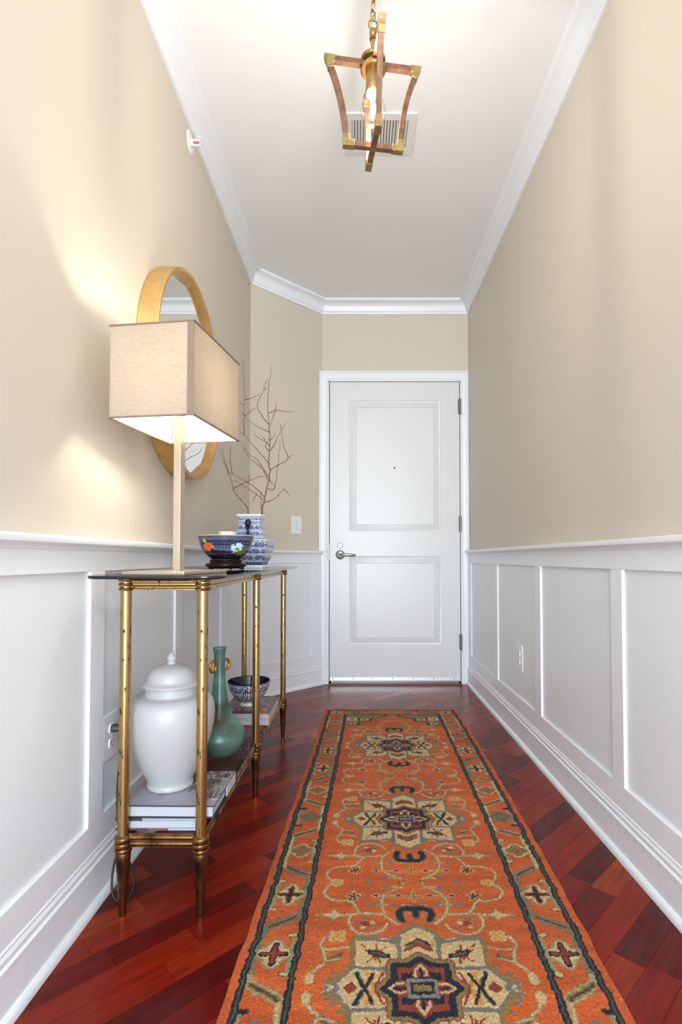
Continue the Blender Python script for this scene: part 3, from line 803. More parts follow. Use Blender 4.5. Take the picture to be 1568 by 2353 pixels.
def outlet(label, i, s, z, t):
    r = wall_root('wall_outlet', label, 'outlet', i, s, z, t)
    MB().box(-0.0435, 0.0435, -0.006, 0, -0.061, 0.061).build('plate', M['plate'], r, bevel=0.003, seg=3)
    for dz in (-0.0195, 0.0195):
        pts = []
        for k in range(20):
            a = 2*math.pi*k/20; pts.append((0.0165*math.cos(a), max(-0.0125, min(0.0125, 0.0175*math.sin(a)))))
        mb = MB().loft([[(x, -0.0058, dz + y) for x, y in pts], [(x*0.96, -0.0088, dz + y*0.95) for x, y in pts]])
        rc = mb.build('receptacle', M['plate'], r)
        MB().box(-0.0075, -0.0055, -0.0092, -0.0088, dz-0.001, dz+0.008).build('slot', M['slot'], rc)
        MB().box(0.0055, 0.0075, -0.0092, -0.0088, dz+0.0, dz+0.007).build('slot', M['slot'], rc)
        MB().lathe([(0.0, -0.0092), (0.0025, -0.0091)], 10, (0, 0, dz-0.007), 'y').build('slot', M['slot'], rc)
    MB().lathe([(0.0, -0.0072), (0.0022, -0.007), (0.0026, -0.006)], 10, (0, 0, 0), 'y').build('screw', M['vent'], r, smooth=60)
    return r
outlet('white wall outlet with a dark plug in it, behind the console leg', 0, Yl(1.463), 0.396, 0.002)
outlet('empty white wall outlet in the wainscot opposite the console', 3, Yr(2.582), 0.399, 0.002)

# ------------------------------------------------------------------ painted decoration (colour only, sampled per vertex)
class Canvas:
    def __init__(s, x0, x1, y0, y1, res, col):
        s.x0, s.y0, s.res = x0, y0, res
        s.nx, s.ny = int(round((x1-x0)/res)), int(round((y1-y0)/res))
        s.a = np.empty((s.ny, s.nx, 3)); s.a[:] = col
        s.X = x0 + (np.arange(s.nx)+0.5)*res; s.Y = y0 + (np.arange(s.ny)+0.5)*res
    def win(s, xa, xb, ya, yb):
        i0 = max(0, int((xa-s.x0)/s.res)-1); i1 = min(s.nx, int((xb-s.x0)/s.res)+2)
        j0 = max(0, int((ya-s.y0)/s.res)-1); j1 = min(s.ny, int((yb-s.y0)/s.res)+2)
        if i1 <= i0 or j1 <= j0: return None
        return i0, i1, j0, j1, s.X[i0:i1][None, :], s.Y[j0:j1][:, None]
    def fill(s, poly, col, grow=0.0):
        p = np.array(poly, float)
        w = s.win(p[:,0].min()-grow, p[:,0].max()+grow, p[:,1].min()-grow, p[:,1].max()+grow)
        if w is None: return
        i0, i1, j0, j1, X, Y = w
        m = np.zeros((j1-j0, i1-i0), bool)
        n = len(p)
        for k in range(n):
            (xa, ya), (xb, yb) = p[k], p[(k+1) % n]
            if ya == yb: continue
            c = ((ya > Y) != (yb > Y)) & (X < (xb-xa)*(Y-ya)/(yb-ya) + xa)
            m ^= c
        if grow > 0: m |= s._dist(list(poly)+[poly[0]], X, Y) <= grow
        s.a[j0:j1, i0:i1][m] = col
    def _dist(s, pts, X, Y):
        d = np.full(np.broadcast(X, Y).shape, 1e9)
        for k in range(len(pts)-1):
            (xa, ya), (xb, yb) = pts[k], pts[k+1]
            dx, dy = xb-xa, yb-ya; l2 = dx*dx+dy*dy
            t = np.clip(((X-xa)*dx + (Y-ya)*dy)/l2, 0, 1) if l2 > 0 else 0*X*Y
            d = np.minimum(d, np.hypot(X-xa-t*dx, Y-ya-t*dy))
        return d
    def stroke(s, pts, w, col, closed=False):
        pts = list(pts) + ([pts[0]] if closed else [])
        p = np.array(pts, float); h = w/2
        q = s.win(p[:,0].min()-h, p[:,0].max()+h, p[:,1].min()-h, p[:,1].max()+h)
        if q is None: return
        i0, i1, j0, j1, X, Y = q
        s.a[j0:j1, i0:i1][s._dist(pts, X, Y) <= h] = col
    def ell(s, cx, cy, rx, ry, col):
        q = s.win(cx-rx, cx+rx, cy-ry, cy+ry)
        if q is None: return
        i0, i1, j0, j1, X, Y = q
        s.a[j0:j1, i0:i1][((X-cx)/rx)**2 + ((Y-cy)/ry)**2 <= 1] = col
    def curve(s, pts, w, col):
        s.stroke([(p.x, p.y) for p in smooth_path([(x, y, 0) for x, y in pts], 6)], w, col)
    def sample(s, x, y):
        i = np.clip(((x-s.x0)/s.res).astype(int), 0, s.nx-1); j = np.clip(((y-s.y0)/s.res).astype(int), 0, s.ny-1)
        return s.a[j, i]
def vnoise(x, y, scale, seed):
    """smooth value noise in [-1,1]"""
    r = np.random.default_rng(seed); T = r.uniform(-1, 1, (256, 256))
    fx, fy = x/scale, y/scale
    ix, iy = np.floor(fx).astype(int), np.floor(fy).astype(int)
    u, v = fx-ix, fy-iy; u = u*u*(3-2*u); v = v*v*(3-2*v)
    g = lambda a, b: T[(iy+b) % 256, (ix+a) % 256]
    return (g(0,0)*(1-u)+g(1,0)*u)*(1-v) + (g(0,1)*(1-u)+g(1,1)*u)*v
def grid_mesh(name, V, nu, nv, closed_u=False):
    """V (nv, nu, 3) -> mesh, quads"""
    idx = np.arange(nu*nv).reshape(nv, nu)
    if closed_u: a = idx[:-1, :]; b = np.roll(idx, -1, 1)[:-1, :]; c = np.roll(idx, -1, 1)[1:, :]; d = idx[1:, :]
    else: a = idx[:-1, :-1]; b = idx[:-1, 1:]; c = idx[1:, 1:]; d = idx[1:, :-1]
    q = np.stack([a, b, c, d], -1).reshape(-1, 4)
    me = bpy.data.meshes.new(name)
    me.vertices.add(nu*nv); me.vertices.foreach_set('co', V.reshape(-1).astype(np.float32))
    me.loops.add(q.size); me.loops.foreach_set('vertex_index', q.reshape(-1).astype(np.int32))
    me.polygons.add(len(q)); me.polygons.foreach_set('loop_start', np.arange(0, q.size, 4, dtype=np.int32))
    me.polygons.foreach_set('loop_total', np.full(len(q), 4, np.int32))
    me.update(); me.validate(); me.shade_smooth()
    return me
def lathe_painted(name, prof, nu, colfn, c=(0,0,0), sub=6):
    """prof refined; colfn(theta, s, r, z) -> colours"""
    pr = []
    for k in range(len(prof)-1):
        for j in range(sub):
            t = j/sub; pr.append((prof[k][0]*(1-t)+prof[k+1][0]*t, prof[k][1]*(1-t)+prof[k+1][1]*t))
    pr.append(prof[-1])
    r = np.array([p[0] for p in pr]); z = np.array([p[1] for p in pr])
    th = np.arange(nu)/nu*2*np.pi
    V = np.stack([c[0]+r[:,None]*np.cos(th)[None], c[1]+r[:,None]*np.sin(th)[None], c[2]+np.repeat(z[:,None], nu, 1)], -1)
    me = grid_mesh(name, V, nu, len(pr), True)
    T, Zz = np.meshgrid(th, z); Rr = np.repeat(r[:,None], nu, 1)
    set_pigment(me, colfn(T, Rr, Zz).reshape(-1, 3))
    return me
def bez(prof, n=6):
    return [(p.x, p.y) for p in smooth_path([(a, b, 0) for a, b in prof], n)]
def camang(loc): return math.atan2(-loc[1], -loc[0])
def rel(T, a0): return (T - a0 + np.pi) % (2*np.pi) - np.pi

M['glaze'] = attr_mat('painted glaze', 0.12)
M['print'] = attr_mat('printed cover', 0.32)

# ------------------------------------------------------------------ square blue and white vase
VL = (-0.4785, 2.411)
vase = thing('square_vase', 'square blue and white porcelain vase holding bare twigs on the console', 'vase', (VL[0], VL[1], TZ+0.0003), math.radians(-2.5))
NAVY, BLU, WHT, PALE = rgb3(30, 38, 84), rgb3(58, 76, 132), rgb3(226, 230, 236), rgb3(148, 166, 204)
fc = Canvas(-0.1, 0.1, 0.0, 0.25, 0.0005, WHT)
def scroll(cx, cz, s, up=1):
    """one cloud-and-mask cartouche, mirrored pair"""
    for m in (-1, 1):
        c = [(cx+m*s*0.05, cz), (cx+m*s*0.35, cz+up*s*0.30), (cx+m*s*0.75, cz+up*s*0.22), (cx+m*s*0.9, cz-up*s*0.15), (cx+m*s*0.55, cz-up*s*0.42), (cx+m*s*0.15, cz-up*s*0.35)]
        fc.fill(c, BLU); fc.curve(c+[c[0]], s*0.09, NAVY)
        fc.curve([(cx+m*s*0.3, cz-up*s*0.15), (cx+m*s*0.5, cz+up*s*0.08), (cx+m*s*0.68, cz-up*s*0.12)], s*0.07, PALE)
        fc.curve([(cx+m*s*0.25, cz-up*s*0.25), (cx+m*s*0.5, cz-up*s*0.05), (cx+m*s*0.75, cz-up*s*0.22)], s*0.05, NAVY)
fc.a[:] = rgb3(150, 168, 208)
LT = rgb3(206, 214, 230)
def face_mask(cx, cz, s):
    for m in (-1, 1):
        fc.ell(cx+m*s*0.55, cz, s*0.52, s*0.44, NAVY); fc.ell(cx+m*s*0.55, cz+s*0.02, s*0.44, s*0.36, LT)
        fc.ell(cx+m*s*0.55, cz-s*0.04, s*0.36, s*0.28, BLU); fc.ell(cx+m*s*0.50, cz-s*0.06, s*0.18, s*0.15, PALE); fc.ell(cx+m*s*0.48, cz-s*0.06, s*0.09, s*0.08, NAVY)
        fc.curve([(cx+m*s*0.1, cz+s*0.55), (cx+m*s*0.5, cz+s*0.72), (cx+m*s*1.0, cz+s*0.45), (cx+m*s*1.08, cz)], s*0.11, WHT)
        fc.curve([(cx+m*s*0.05, cz+s*0.68), (cx+m*s*0.5, cz+s*0.86), (cx+m*s*1.12, cz+s*0.58)], s*0.10, NAVY)
        fc.curve([(cx+m*s*0.1, cz-s*0.5), (cx+m*s*0.5, cz-s*0.62), (cx+m*s*0.95, cz-s*0.4)], s*0.09, WHT)
    fc.ell(cx, cz+s*0.1, s*0.10, s*0.22, NAVY); fc.ell(cx, cz+s*0.45, s*0.16, s*0.12, WHT)
rows_ = ((0.046, 0.026, 0.0), (0.0735, 0.026, 0.5), (0.101, 0.026, 0.0), (0.151, 0.023, 0.5), (0.180, 0.022, 0.0))
for (zz, s_, o_) in rows_:
    for k in range(-4, 5): face_mask((k+o_)*s_*2.25, zz, s_)
fc.fill([(-0.1, 0.208), (0.1, 0.208), (0.1, 0.222), (-0.1, 0.222)], WHT)
for k in range(-9, 10):
    fc.curve([(k*0.0105-0.005, 0.2115), (k*0.0105, 0.2195), (k*0.0105+0.005, 0.2115)], 0.0032, NAVY)
    fc.ell(k*0.0105, 0.2125, 0.002, 0.002, BLU)
fc.fill([(-0.1, 0.1245), (0.1, 0.1245), (0.1, 0.1275), (-0.1, 0.1275)], NAVY)
fc.fill([(-0.1, 0.128), (0.1, 0.128), (0.1, 0.136), (-0.1, 0.136)], WHT)
for k in range(-20, 20): fc.stroke([(k*0.006, 0.1295), (k*0.006+0.003, 0.134)], 0.0016, BLU)
fc.fill([(-0.1, 0.0), (0.1, 0.0), (0.1, 0.0115), (-0.1, 0.0115)], WHT)
fc.fill([(-0.1, 0.0115), (0.1, 0.0115), (0.1, 0.0235), (-0.1, 0.0235)], NAVY)
for k in range(-16, 17): fc.stroke([(k*0.007, 0.0135), (k*0.007, 0.021), (k*0.007+0.003, 0.021), (k*0.007+0.003, 0.015)], 0.0012, PALE)
fc.fill([(-0.1, 0.0235), (0.1, 0.0235), (0.1, 0.026), (-0.1, 0.026)], WHT)
fc.fill([(-0.1, 0.118), (0.1, 0.118), (0.1, 0.1245), (-0.1, 0.1245)], WHT)
fc.fill([(-0.1, 0.2225), (0.1, 0.2225), (0.1, 0.25), (-0.1, 0.25)], WHT)
vprof = [(0.0, 0.0), (0.0655, 0.0), (0.0655, 0.011), (0.0625, 0.0125), (0.0640, 0.022), (0.0745, 0.042), (0.0825, 0.070), (0.0855, 0.095), (0.0855, 0.117), (0.0900, 0.119), (0.0905, 0.1235), (0.0870, 0.126), (0.0740, 0.134), (0.0600, 0.144), (0.0520, 0.160), (0.0475, 0.180), (0.0470, 0.200), (0.0480, 0.2235), (0.0545, 0.2265), (0.0560, 0.232), (0.0545, 0.2365), (0.0470, 0.2370), (0.0435, 0.232), (0.0425, 0.20), (0.0425, 0.13)]
pr = []
for k in range(len(vprof)-1):
    dz_ = math.hypot(vprof[k+1][0]-vprof[k][0], vprof[k+1][1]-vprof[k][1]); m_ = max(1, int(dz_/0.0014))
    for j in range(m_):
        t = j/m_; pr.append((vprof[k][0]*(1-t)+vprof[k+1][0]*t, vprof[k][1]*(1-t)+vprof[k+1][1]*t))
pr.append(vprof[-1])
NF = 64
rows = []; cols = []
for (w, z) in pr:
    row = []; cr_ = []
    rc = min(0.10, 0.16)
    for f in range(4):
        for k in range(NF):
            u = -1 + 2*(k+0.5)/NF
            # rounded square, corner chamfer
            e = max(0.0, abs(u)-0.90)/0.10
            x, y = u*w, -w*(1 - 0.045*e*e)
            a = f*math.pi/2
            row.append((x*math.cos(a)-y*math.sin(a), x*math.sin(a)+y*math.cos(a), z)); cr_.append((u*w, z))
    rows.append(row); cols.append(cr_)
V = np.array(rows); C_ = np.array(cols)
me = grid_mesh('body', V, NF*4, len(pr), True)
pc = fc.sample(C_[..., 0].ravel(), C_[..., 1].ravel())
inner = np.zeros(V.shape[:2], bool); inner[-30:] = True
pc[inner.ravel()] = rgb3(210, 214, 222)
set_pigment(me, pc)
me.set_sharp_from_angle(angle=math.radians(50))
link('body', me, M['glaze'], vase)
for s_ in (-1, 1):     # mask-and-drop lugs on the neck
    hp = [(0, s_*0.050, 0.205), (0, s_*0.060, 0.204), (0, s_*0.064, 0.192), (0, s_*0.064, 0.172), (0, s_*0.064, 0.155), (0, s_*0.0585, 0.1475)]
    MB().tube(smooth_path(hp, 5), [0.0055 + 0.0085*math.exp(-((k-8)/5.5)**2) for k in range(26)], 16).build('lug', M['navy_glaze'], vase, smooth=60)

# bare twigs standing in the vase
BR = [
('m',[(-0.436,2.44,1.092),(-0.43,2.44,1.123),(-0.424,2.44,1.158),(-0.413,2.44,1.202),(-0.405,2.44,1.239),(-0.402,2.44,1.28),(-0.407,2.44,1.315),(-0.404,2.44,1.359),(-0.402,2.44,1.422),(-0.405,2.44,1.469),(-0.411,2.44,1.533),(-0.413,2.44,1.596),(-0.409,2.44,1.65),(-0.407,2.44,1.682),(-0.4,2.44,1.732),(-0.394,2.44,1.766)]),
('a',[(-0.424,2.44,1.13),(-0.377,2.42,1.143),(-0.346,2.4,1.172),(-0.322,2.38,1.192)]),
('a2',[(-0.329,2.385,1.182),(-0.313,2.385,1.168),(-0.304,2.385,1.15)]),
('b',[(-0.427,2.44,1.158),(-0.465,2.46,1.195),(-0.516,2.49,1.231),(-0.553,2.5,1.252),(-0.59,2.52,1.274),(-0.612,2.53,1.282)]),
('b2',[(-0.586,2.5,1.271),(-0.599,2.52,1.316),(-0.604,2.53,1.367),(-0.604,2.54,1.412)]),
('c',[(-0.408,2.44,1.233),(-0.425,2.41,1.269),(-0.446,2.39,1.294),(-0.479,2.37,1.321),(-0.5,2.35,1.35),(-0.502,2.34,1.363)]),
('c2',[(-0.408,2.44,1.246),(-0.44,2.46,1.299),(-0.476,2.48,1.341),(-0.509,2.5,1.364),(-0.537,2.51,1.399)]),
('d',[(-0.404,2.44,1.308),(-0.444,2.46,1.353),(-0.489,2.48,1.405),(-0.527,2.49,1.449),(-0.561,2.5,1.476)]),
('d2',[(-0.53,2.49,1.452),(-0.532,2.49,1.498),(-0.535,2.49,1.52),(-0.53,2.49,1.54),(-0.532,2.49,1.588),(-0.529,2.49,1.62),(-0.532,2.49,1.666),(-0.536,2.49,1.717),(-0.538,2.49,1.772),(-0.537,2.49,1.813)]),
('d3',[(-0.529,2.49,1.617),(-0.495,2.47,1.619),(-0.471,2.46,1.627),(-0.45,2.45,1.632)]),
('d4',[(-0.534,2.49,1.593),(-0.561,2.49,1.612)]),
('e',[(-0.401,2.44,1.277),(-0.365,2.42,1.296),(-0.322,2.4,1.314),(-0.31,2.39,1.327),(-0.286,2.38,1.339)]),
('e2',[(-0.31,2.39,1.327),(-0.329,2.38,1.378),(-0.341,2.39,1.445)]),
('f',[(-0.401,2.44,1.368),(-0.379,2.43,1.395),(-0.366,2.42,1.424),(-0.344,2.4,1.45),(-0.318,2.38,1.487)]),
('f2',[(-0.344,2.4,1.45),(-0.349,2.4,1.483)]),
('g',[(-0.406,2.44,1.454),(-0.441,2.46,1.474),(-0.488,2.47,1.502),(-0.527,2.49,1.538)]),
('g2',[(-0.529,2.49,1.54),(-0.495,2.49,1.567),(-0.482,2.49,1.583)]),
('g3',[(-0.53,2.49,1.541),(-0.543,2.49,1.561)]),
('h',[(-0.406,2.44,1.488),(-0.431,2.42,1.518),(-0.453,2.4,1.561),(-0.439,2.39,1.597),(-0.424,2.39,1.628),(-0.413,2.38,1.658),(-0.404,2.38,1.679)]),
('h2',[(-0.42,2.39,1.631),(-0.405,2.39,1.641)]),
('i',[(-0.41,2.44,1.539),(-0.375,2.42,1.549),(-0.325,2.39,1.535),(-0.282,2.37,1.528)]),
('i2',[(-0.374,2.42,1.549),(-0.369,2.42,1.58)]),
('i3',[(-0.375,2.42,1.546),(-0.389,2.43,1.514),(-0.4,2.44,1.472)]),
('j',[(-0.406,2.44,1.368),(-0.424,2.46,1.388),(-0.414,2.47,1.432)]),
('j2',[(-0.404,2.44,1.394),(-0.428,2.42,1.41),(-0.457,2.41,1.426),(-0.469,2.4,1.438)]),
('j3',[(-0.42,2.42,1.411),(-0.436,2.42,1.433)]),
('k',[(-0.41,2.44,1.195),(-0.38,2.42,1.185),(-0.368,2.41,1.229),(-0.359,2.4,1.283),(-0.352,2.39,1.334),(-0.347,2.39,1.408)]),
('k2',[(-0.404,2.44,1.236),(-0.377,2.42,1.199)]),
('n',[(-0.4,2.44,1.417),(-0.387,2.46,1.436),(-0.383,2.47,1.456)]),
('o',[(-0.433,2.44,1.145),(-0.458,2.42,1.165),(-0.487,2.41,1.185),(-0.52,2.39,1.207),(-0.558,2.37,1.223)]),
('p',[(-0.456,2.41,1.164),(-0.476,2.41,1.132)]),
('q',[(-0.441,2.44,1.098),(-0.441,2.44,1.139),(-0.443,2.44,1.173)]),
('M2',[(-0.492,2.4,1.088),(-0.509,2.4,1.119),(-0.537,2.4,1.15),(-0.556,2.4,1.181),(-0.566,2.4,1.218),(-0.578,2.4,1.249),(-0.593,2.4,1.283),(-0.607,2.4,1.32),(-0.624,2.4,1.37)]),
('r',[(-0.556,2.4,1.19),(-0.517,2.38,1.206),(-0.485,2.37,1.217),(-0.441,2.36,1.235),(-0.406,2.35,1.236)]),
('s',[(-0.578,2.4,1.258),(-0.601,2.42,1.311),(-0.62,2.43,1.379)]),
('u',[(-0.481,2.365,1.218),(-0.479,2.365,1.252)]),
]
def branch_thing(name, label, sel):
    root = thing(name, label, 'twig', (VL[0], VL[1], TZ+0.08))
    rr = random.Random(5)
    for bi, (nm, pts) in enumerate(sel):
        trunk = nm in ('m', 'M2')
        P0 = [Vector(p) - Vector(root.location) for p in pts]
        if trunk: P0 = [Vector((P0[0].x*0.75+0.002, P0[0].y*0.9, 0.032))] + P0
        sp_ = smooth_path([tuple(p) for p in P0], 4)
        j = 0.0016
        sp_ = [p + Vector((rr.uniform(-j, j), rr.uniform(-j, j), rr.uniform(-j, j)*0.5)) for p in sp_]
        n_ = len(sp_)
        r0 = 0.0042 if nm == 'm' else 0.0030 if nm == 'M2' else 0.0021
        r1 = 0.0008
        rad = [r0 + (r1-r0)*(k/(n_-1))**0.8 for k in range(n_)]
        mb = MB().tube(sp_, rad, 7)
        for k in range(2, n_-1, 2):       # spurs and buds
            if rr.random() < 0.55:
                t = (sp_[k+1]-sp_[k-1]).normalized()
                s_ = Vector((rr.uniform(-1, 1), rr.uniform(-0.6, 0.6), rr.uniform(-0.2, 0.8))); s_ = (s_ - t*s_.dot(t)).normalized()
                ln = rr.uniform(0.004, 0.010)
                mb.tube([sp_[k], sp_[k] + (s_*0.8 + t*0.6)*ln], [max(0.0012, rad[k]*0.8), 0.0005], 5)
        mb.build('stem' if trunk else 'side_twig', M['bark'] if r0 > 0.0025 else M['bark_red'], root, smooth=60)
    return root
k2 = [k for k, b in enumerate(BR) if b[0] == 'M2'][0]
branch_thing('bare_branch', 'tall bare branching twig standing upright in the blue and white vase', BR[:k2])
branch_thing('bare_branch', 'smaller bare twig leaning left out of the blue and white vase', BR[k2:])

# ------------------------------------------------------------------ chinoiserie bowl on a stand, with a candle
BL = (-0.479, 1.952)
bst = thing('bowl_stand', 'round dark lacquered wooden stand under the patterned bowl', 'stand', (BL[0], BL[1], TZ+0.0003))
MB().lathe([(0.0, 0.0045), (0.060, 0.0045), (0.0735, 0.014), (0.0745, 0.0205), (0.068, 0.0235), (0.0575, 0.0265), (0.0555, 0.029), (0.0585, 0.031), (0.060, 0.0345), (0.0585, 0.0365), (0.0, 0.0365)], 64).build('body', M['stand'], bst, smooth=40)
for k in range(4):
    a = math.radians(30 + 90*k)
    q = [(0.052*math.cos(a), 0.052*math.sin(a), 0.010), (0.060*math.cos(a), 0.060*math.sin(a), 0.006), (0.067*math.cos(a), 0.067*math.sin(a), 0.0028)]
    MB().tube(q, [0.009, 0.006, 0.0026], 10).build('foot', M['stand'], bst, smooth=60)
bowl = thing('porcelain_bowl', 'dark blue porcelain bowl painted with orange and white flowers', 'bowl', (BL[0], BL[1], TZ+0.0372))
CA = camang(BL)
bc = Canvas(-3.15, 3.15, 0.0, 0.09, 0.0011, rgb3(38, 44, 72))
bc.a[:] = rgb3(46, 52, 78)
for j in range(30):
    zc_ = 0.020 + j*0.0024
    for k in range(-90, 91):
        x = (k + 0.5*(j % 2))*0.035
        bc.ell(x, zc_, 0.0095, 0.0008, rgb3(122, 136, 172))
bc.a[:int(0.020/0.0011)] = rgb3(22, 24, 50)
# bc uses x = angle (rad), y = height ; motifs as (angle, height)
def petals(a, z, n, ra, rz, col, w, seed):
    rr = random.Random(seed)
    for k in range(n):
        q = rr.uniform(0, 2*math.pi); l = rr.uniform(0.55, 1.0)
        a1, z1 = a + ra*l*math.cos(q), z + rz*l*math.sin(q)
        for t in np.linspace(0, 1, 14):
            b = 0.18*math.sin(t*3)
            bc.ell(a + (a1-a)*t - b*ra*math.sin(q), z + (z1-z)*t + b*rz*math.cos(q), w*10.5, w*1.0, col)
for rep in (0, math.pi):
    petals(rep+0.60, 0.030, 24, 0.30, 0.016, rgb3(50, 78, 40), 0.0016, 3); petals(rep+0.72, 0.026, 16, 0.3, 0.012, rgb3(120, 130, 40), 0.0016, 5)
    petals(rep+0.45, 0.040, 44, 0.32, 0.018, rgb3(196, 222, 226), 0.0015, 8); petals(rep+0.45, 0.037, 12, 0.08, 0.005, rgb3(90, 130, 100), 0.0015, 9)
    for (a, z, ra, rz) in ((-0.15, 0.026, 0.13, 0.006), (-0.42, 0.027, 0.16, 0.007), (-0.62, 0.029, 0.12, 0.008), (0.1, 0.025, 0.1, 0.005)):
        bc.ell(rep+a, z, ra, rz, rgb3(70, 48, 34)); bc.ell(rep+a, z-0.0005, ra*0.85, rz*0.8, rgb3(30, 26, 36)); bc.ell(rep+a, z-0.0005, ra*0.4, rz*0.4, rgb3(84, 60, 40))
    petals(rep-0.80, 0.044, 40, 0.30, 0.013, rgb3(226, 118, 48), 0.0032, 12); petals(rep-0.72, 0.050, 20, 0.16, 0.008, rgb3(238, 96, 22), 0.0022, 14)
    bc.ell(rep-1.02, 0.060, 0.16, 0.008, rgb3(60, 76, 70)); petals(rep-0.90, 0.067, 16, 0.12, 0.008, rgb3(176, 186, 40), 0.0020, 15)
bprof = [(0.0, 0.0), (0.050, 0.0), (0.052, 0.002), (0.058, 0.006), (0.070, 0.016), (0.083, 0.032), (0.092, 0.052), (0.0975, 0.072), (0.0998, 0.0845), (0.1000, 0.0860), (0.0990, 0.0868), (0.0980, 0.0860), (0.0955, 0.072), (0.090, 0.053), (0.081, 0.034), (0.068, 0.019), (0.05, 0.010), (0.0, 0.009)]
nout = 9*8
def bowlcol(T, R_, Z_):
    u = rel(T, CA)
    c = bc.sample(u.ravel(), np.clip(Z_.ravel(), 0, 0.0899)).reshape(T.shape+(3,))
    rows_ = T.shape[0]
    c[rows_*9//17+1:] = rgb3(60, 70, 110)
    rim = (Z_ > 0.0842); c[rim] = rgb3(222, 176, 112)
    return c
me = lathe_painted('body', bprof, 300, bowlcol, sub=8)
link('body', me, M['glaze'], bowl)
can = thing('pillar_candle', 'ivory pillar candle standing inside the patterned bowl', 'candle', (BL[0]+0.003, BL[1], TZ+0.0372+0.0095))
MB().lathe([(0.0, 0.0), (0.030, 0.0), (0.0305, 0.003), (0.0305, 0.088), (0.029, 0.0915), (0.024, 0.0905), (0.0, 0.089)], 40).build('wax', M['candle'], can, smooth=40)
MB().tube([(0, 0, 0.088), (0.0005, 0, 0.094), (0.002, 0, 0.099)], 0.0008, 6).build('wick', M['blackp'], can)

# ------------------------------------------------------------------ white ginger jar on two books
JL = (-0.5065, 1.466); JZ = 0.2625
jar = thing('ginger_jar', 'plain white lidded ginger jar standing on the stacked books', 'jar', (JL[0], JL[1], JZ))
jp = bez([(0.056, 0.0), (0.059, 0.002), (0.060, 0.008), (0.0585, 0.014), (0.062, 0.026), (0.083, 0.070), (0.102, 0.120), (0.112, 0.160), (0.1150, 0.195), (0.111, 0.222), (0.102, 0.236), (0.0915, 0.243)], 5)
jp = [(0.0, 0.0)] + jp + [(0.086, 0.2445), (0.070, 0.245), (0.0675, 0.247), (0.0670, 0.268), (0.0, 0.268)]
MB().lathe(jp, 96).build('body', M['porcelain'], jar, smooth=45)
lid_p = bez([(0.072, 0.2685), (0.0755, 0.2695), (0.0765, 0.2725), (0.0735, 0.276), (0.066, 0.281), (0.0625, 0.286), (0.061, 0.296), (0.054, 0.309), (0.041, 0.319), (0.024, 0.3245), (0.013, 0.326)], 5)
lid = MB().lathe([(0.0, 0.2685)] + lid_p + [(0.0125, 0.328), (0.0, 0.328)], 80).build('lid', M['porcelain'], jar, smooth=45)
MB().lathe([(0.0, 0.3278)] + bez([(0.0115, 0.3278), (0.0095, 0.331), (0.0098, 0.334), (0.0122, 0.339), (0.0118, 0.345), (0.007, 0.352), (0.0022, 0.3565)], 4) + [(0.0, 0.357)], 32).build('finial', M['porcelain'], lid, smooth=60)

# ------------------------------------------------------------------ green bronze bottle vase
GL = (-0.4775, 1.862)
gv = thing('bronze_bottle_vase', 'green verdigris long-necked vase with two gold ring handles on the shelf', 'vase', (GL[0], GL[1], SZ))
gp = bez([(0.038, 0.0), (0.054, 0.006), (0.072, 0.020), (0.0870, 0.045), (0.0905, 0.066), (0.0865, 0.083), (0.074, 0.1015), (0.055, 0.1205), (0.043, 0.1405), (0.034, 0.170), (0.0278, 0.1995), (0.0215, 0.246), (0.0185, 0.293), (0.0182, 0.330), (0.0205, 0.353), (0.0232, 0.3655)], 6)
MB().lathe([(0.0, 0.0)] + gp + [(0.0222, 0.3675), (0.0205, 0.366), (0.017, 0.345), (0.0155, 0.30), (0.0, 0.30)], 72).build('body', M['verdigris'], gv, smooth=50)
for s_ in (-1, 1):
    th = math.radians(-38)
    ex = Vector((math.cos(th), math.sin(th), 0))*s_     # direction out of the neck: left-back / right-front
    ex = Vector((s_*0.58, 0.815*s_, 0))
    pts = [(ex.x*(0.0285 + 0.0135*math.cos(a)), ex.y*(0.0285 + 0.0135*math.cos(a)), 0.305 + 0.0185*math.sin(a)) for a in [2*math.pi*k/28 for k in range(28)]]
    MB().tube(pts, 0.0048, 10, closed=True).build('ring_handle', M['ringgold'], gv, smooth=60)

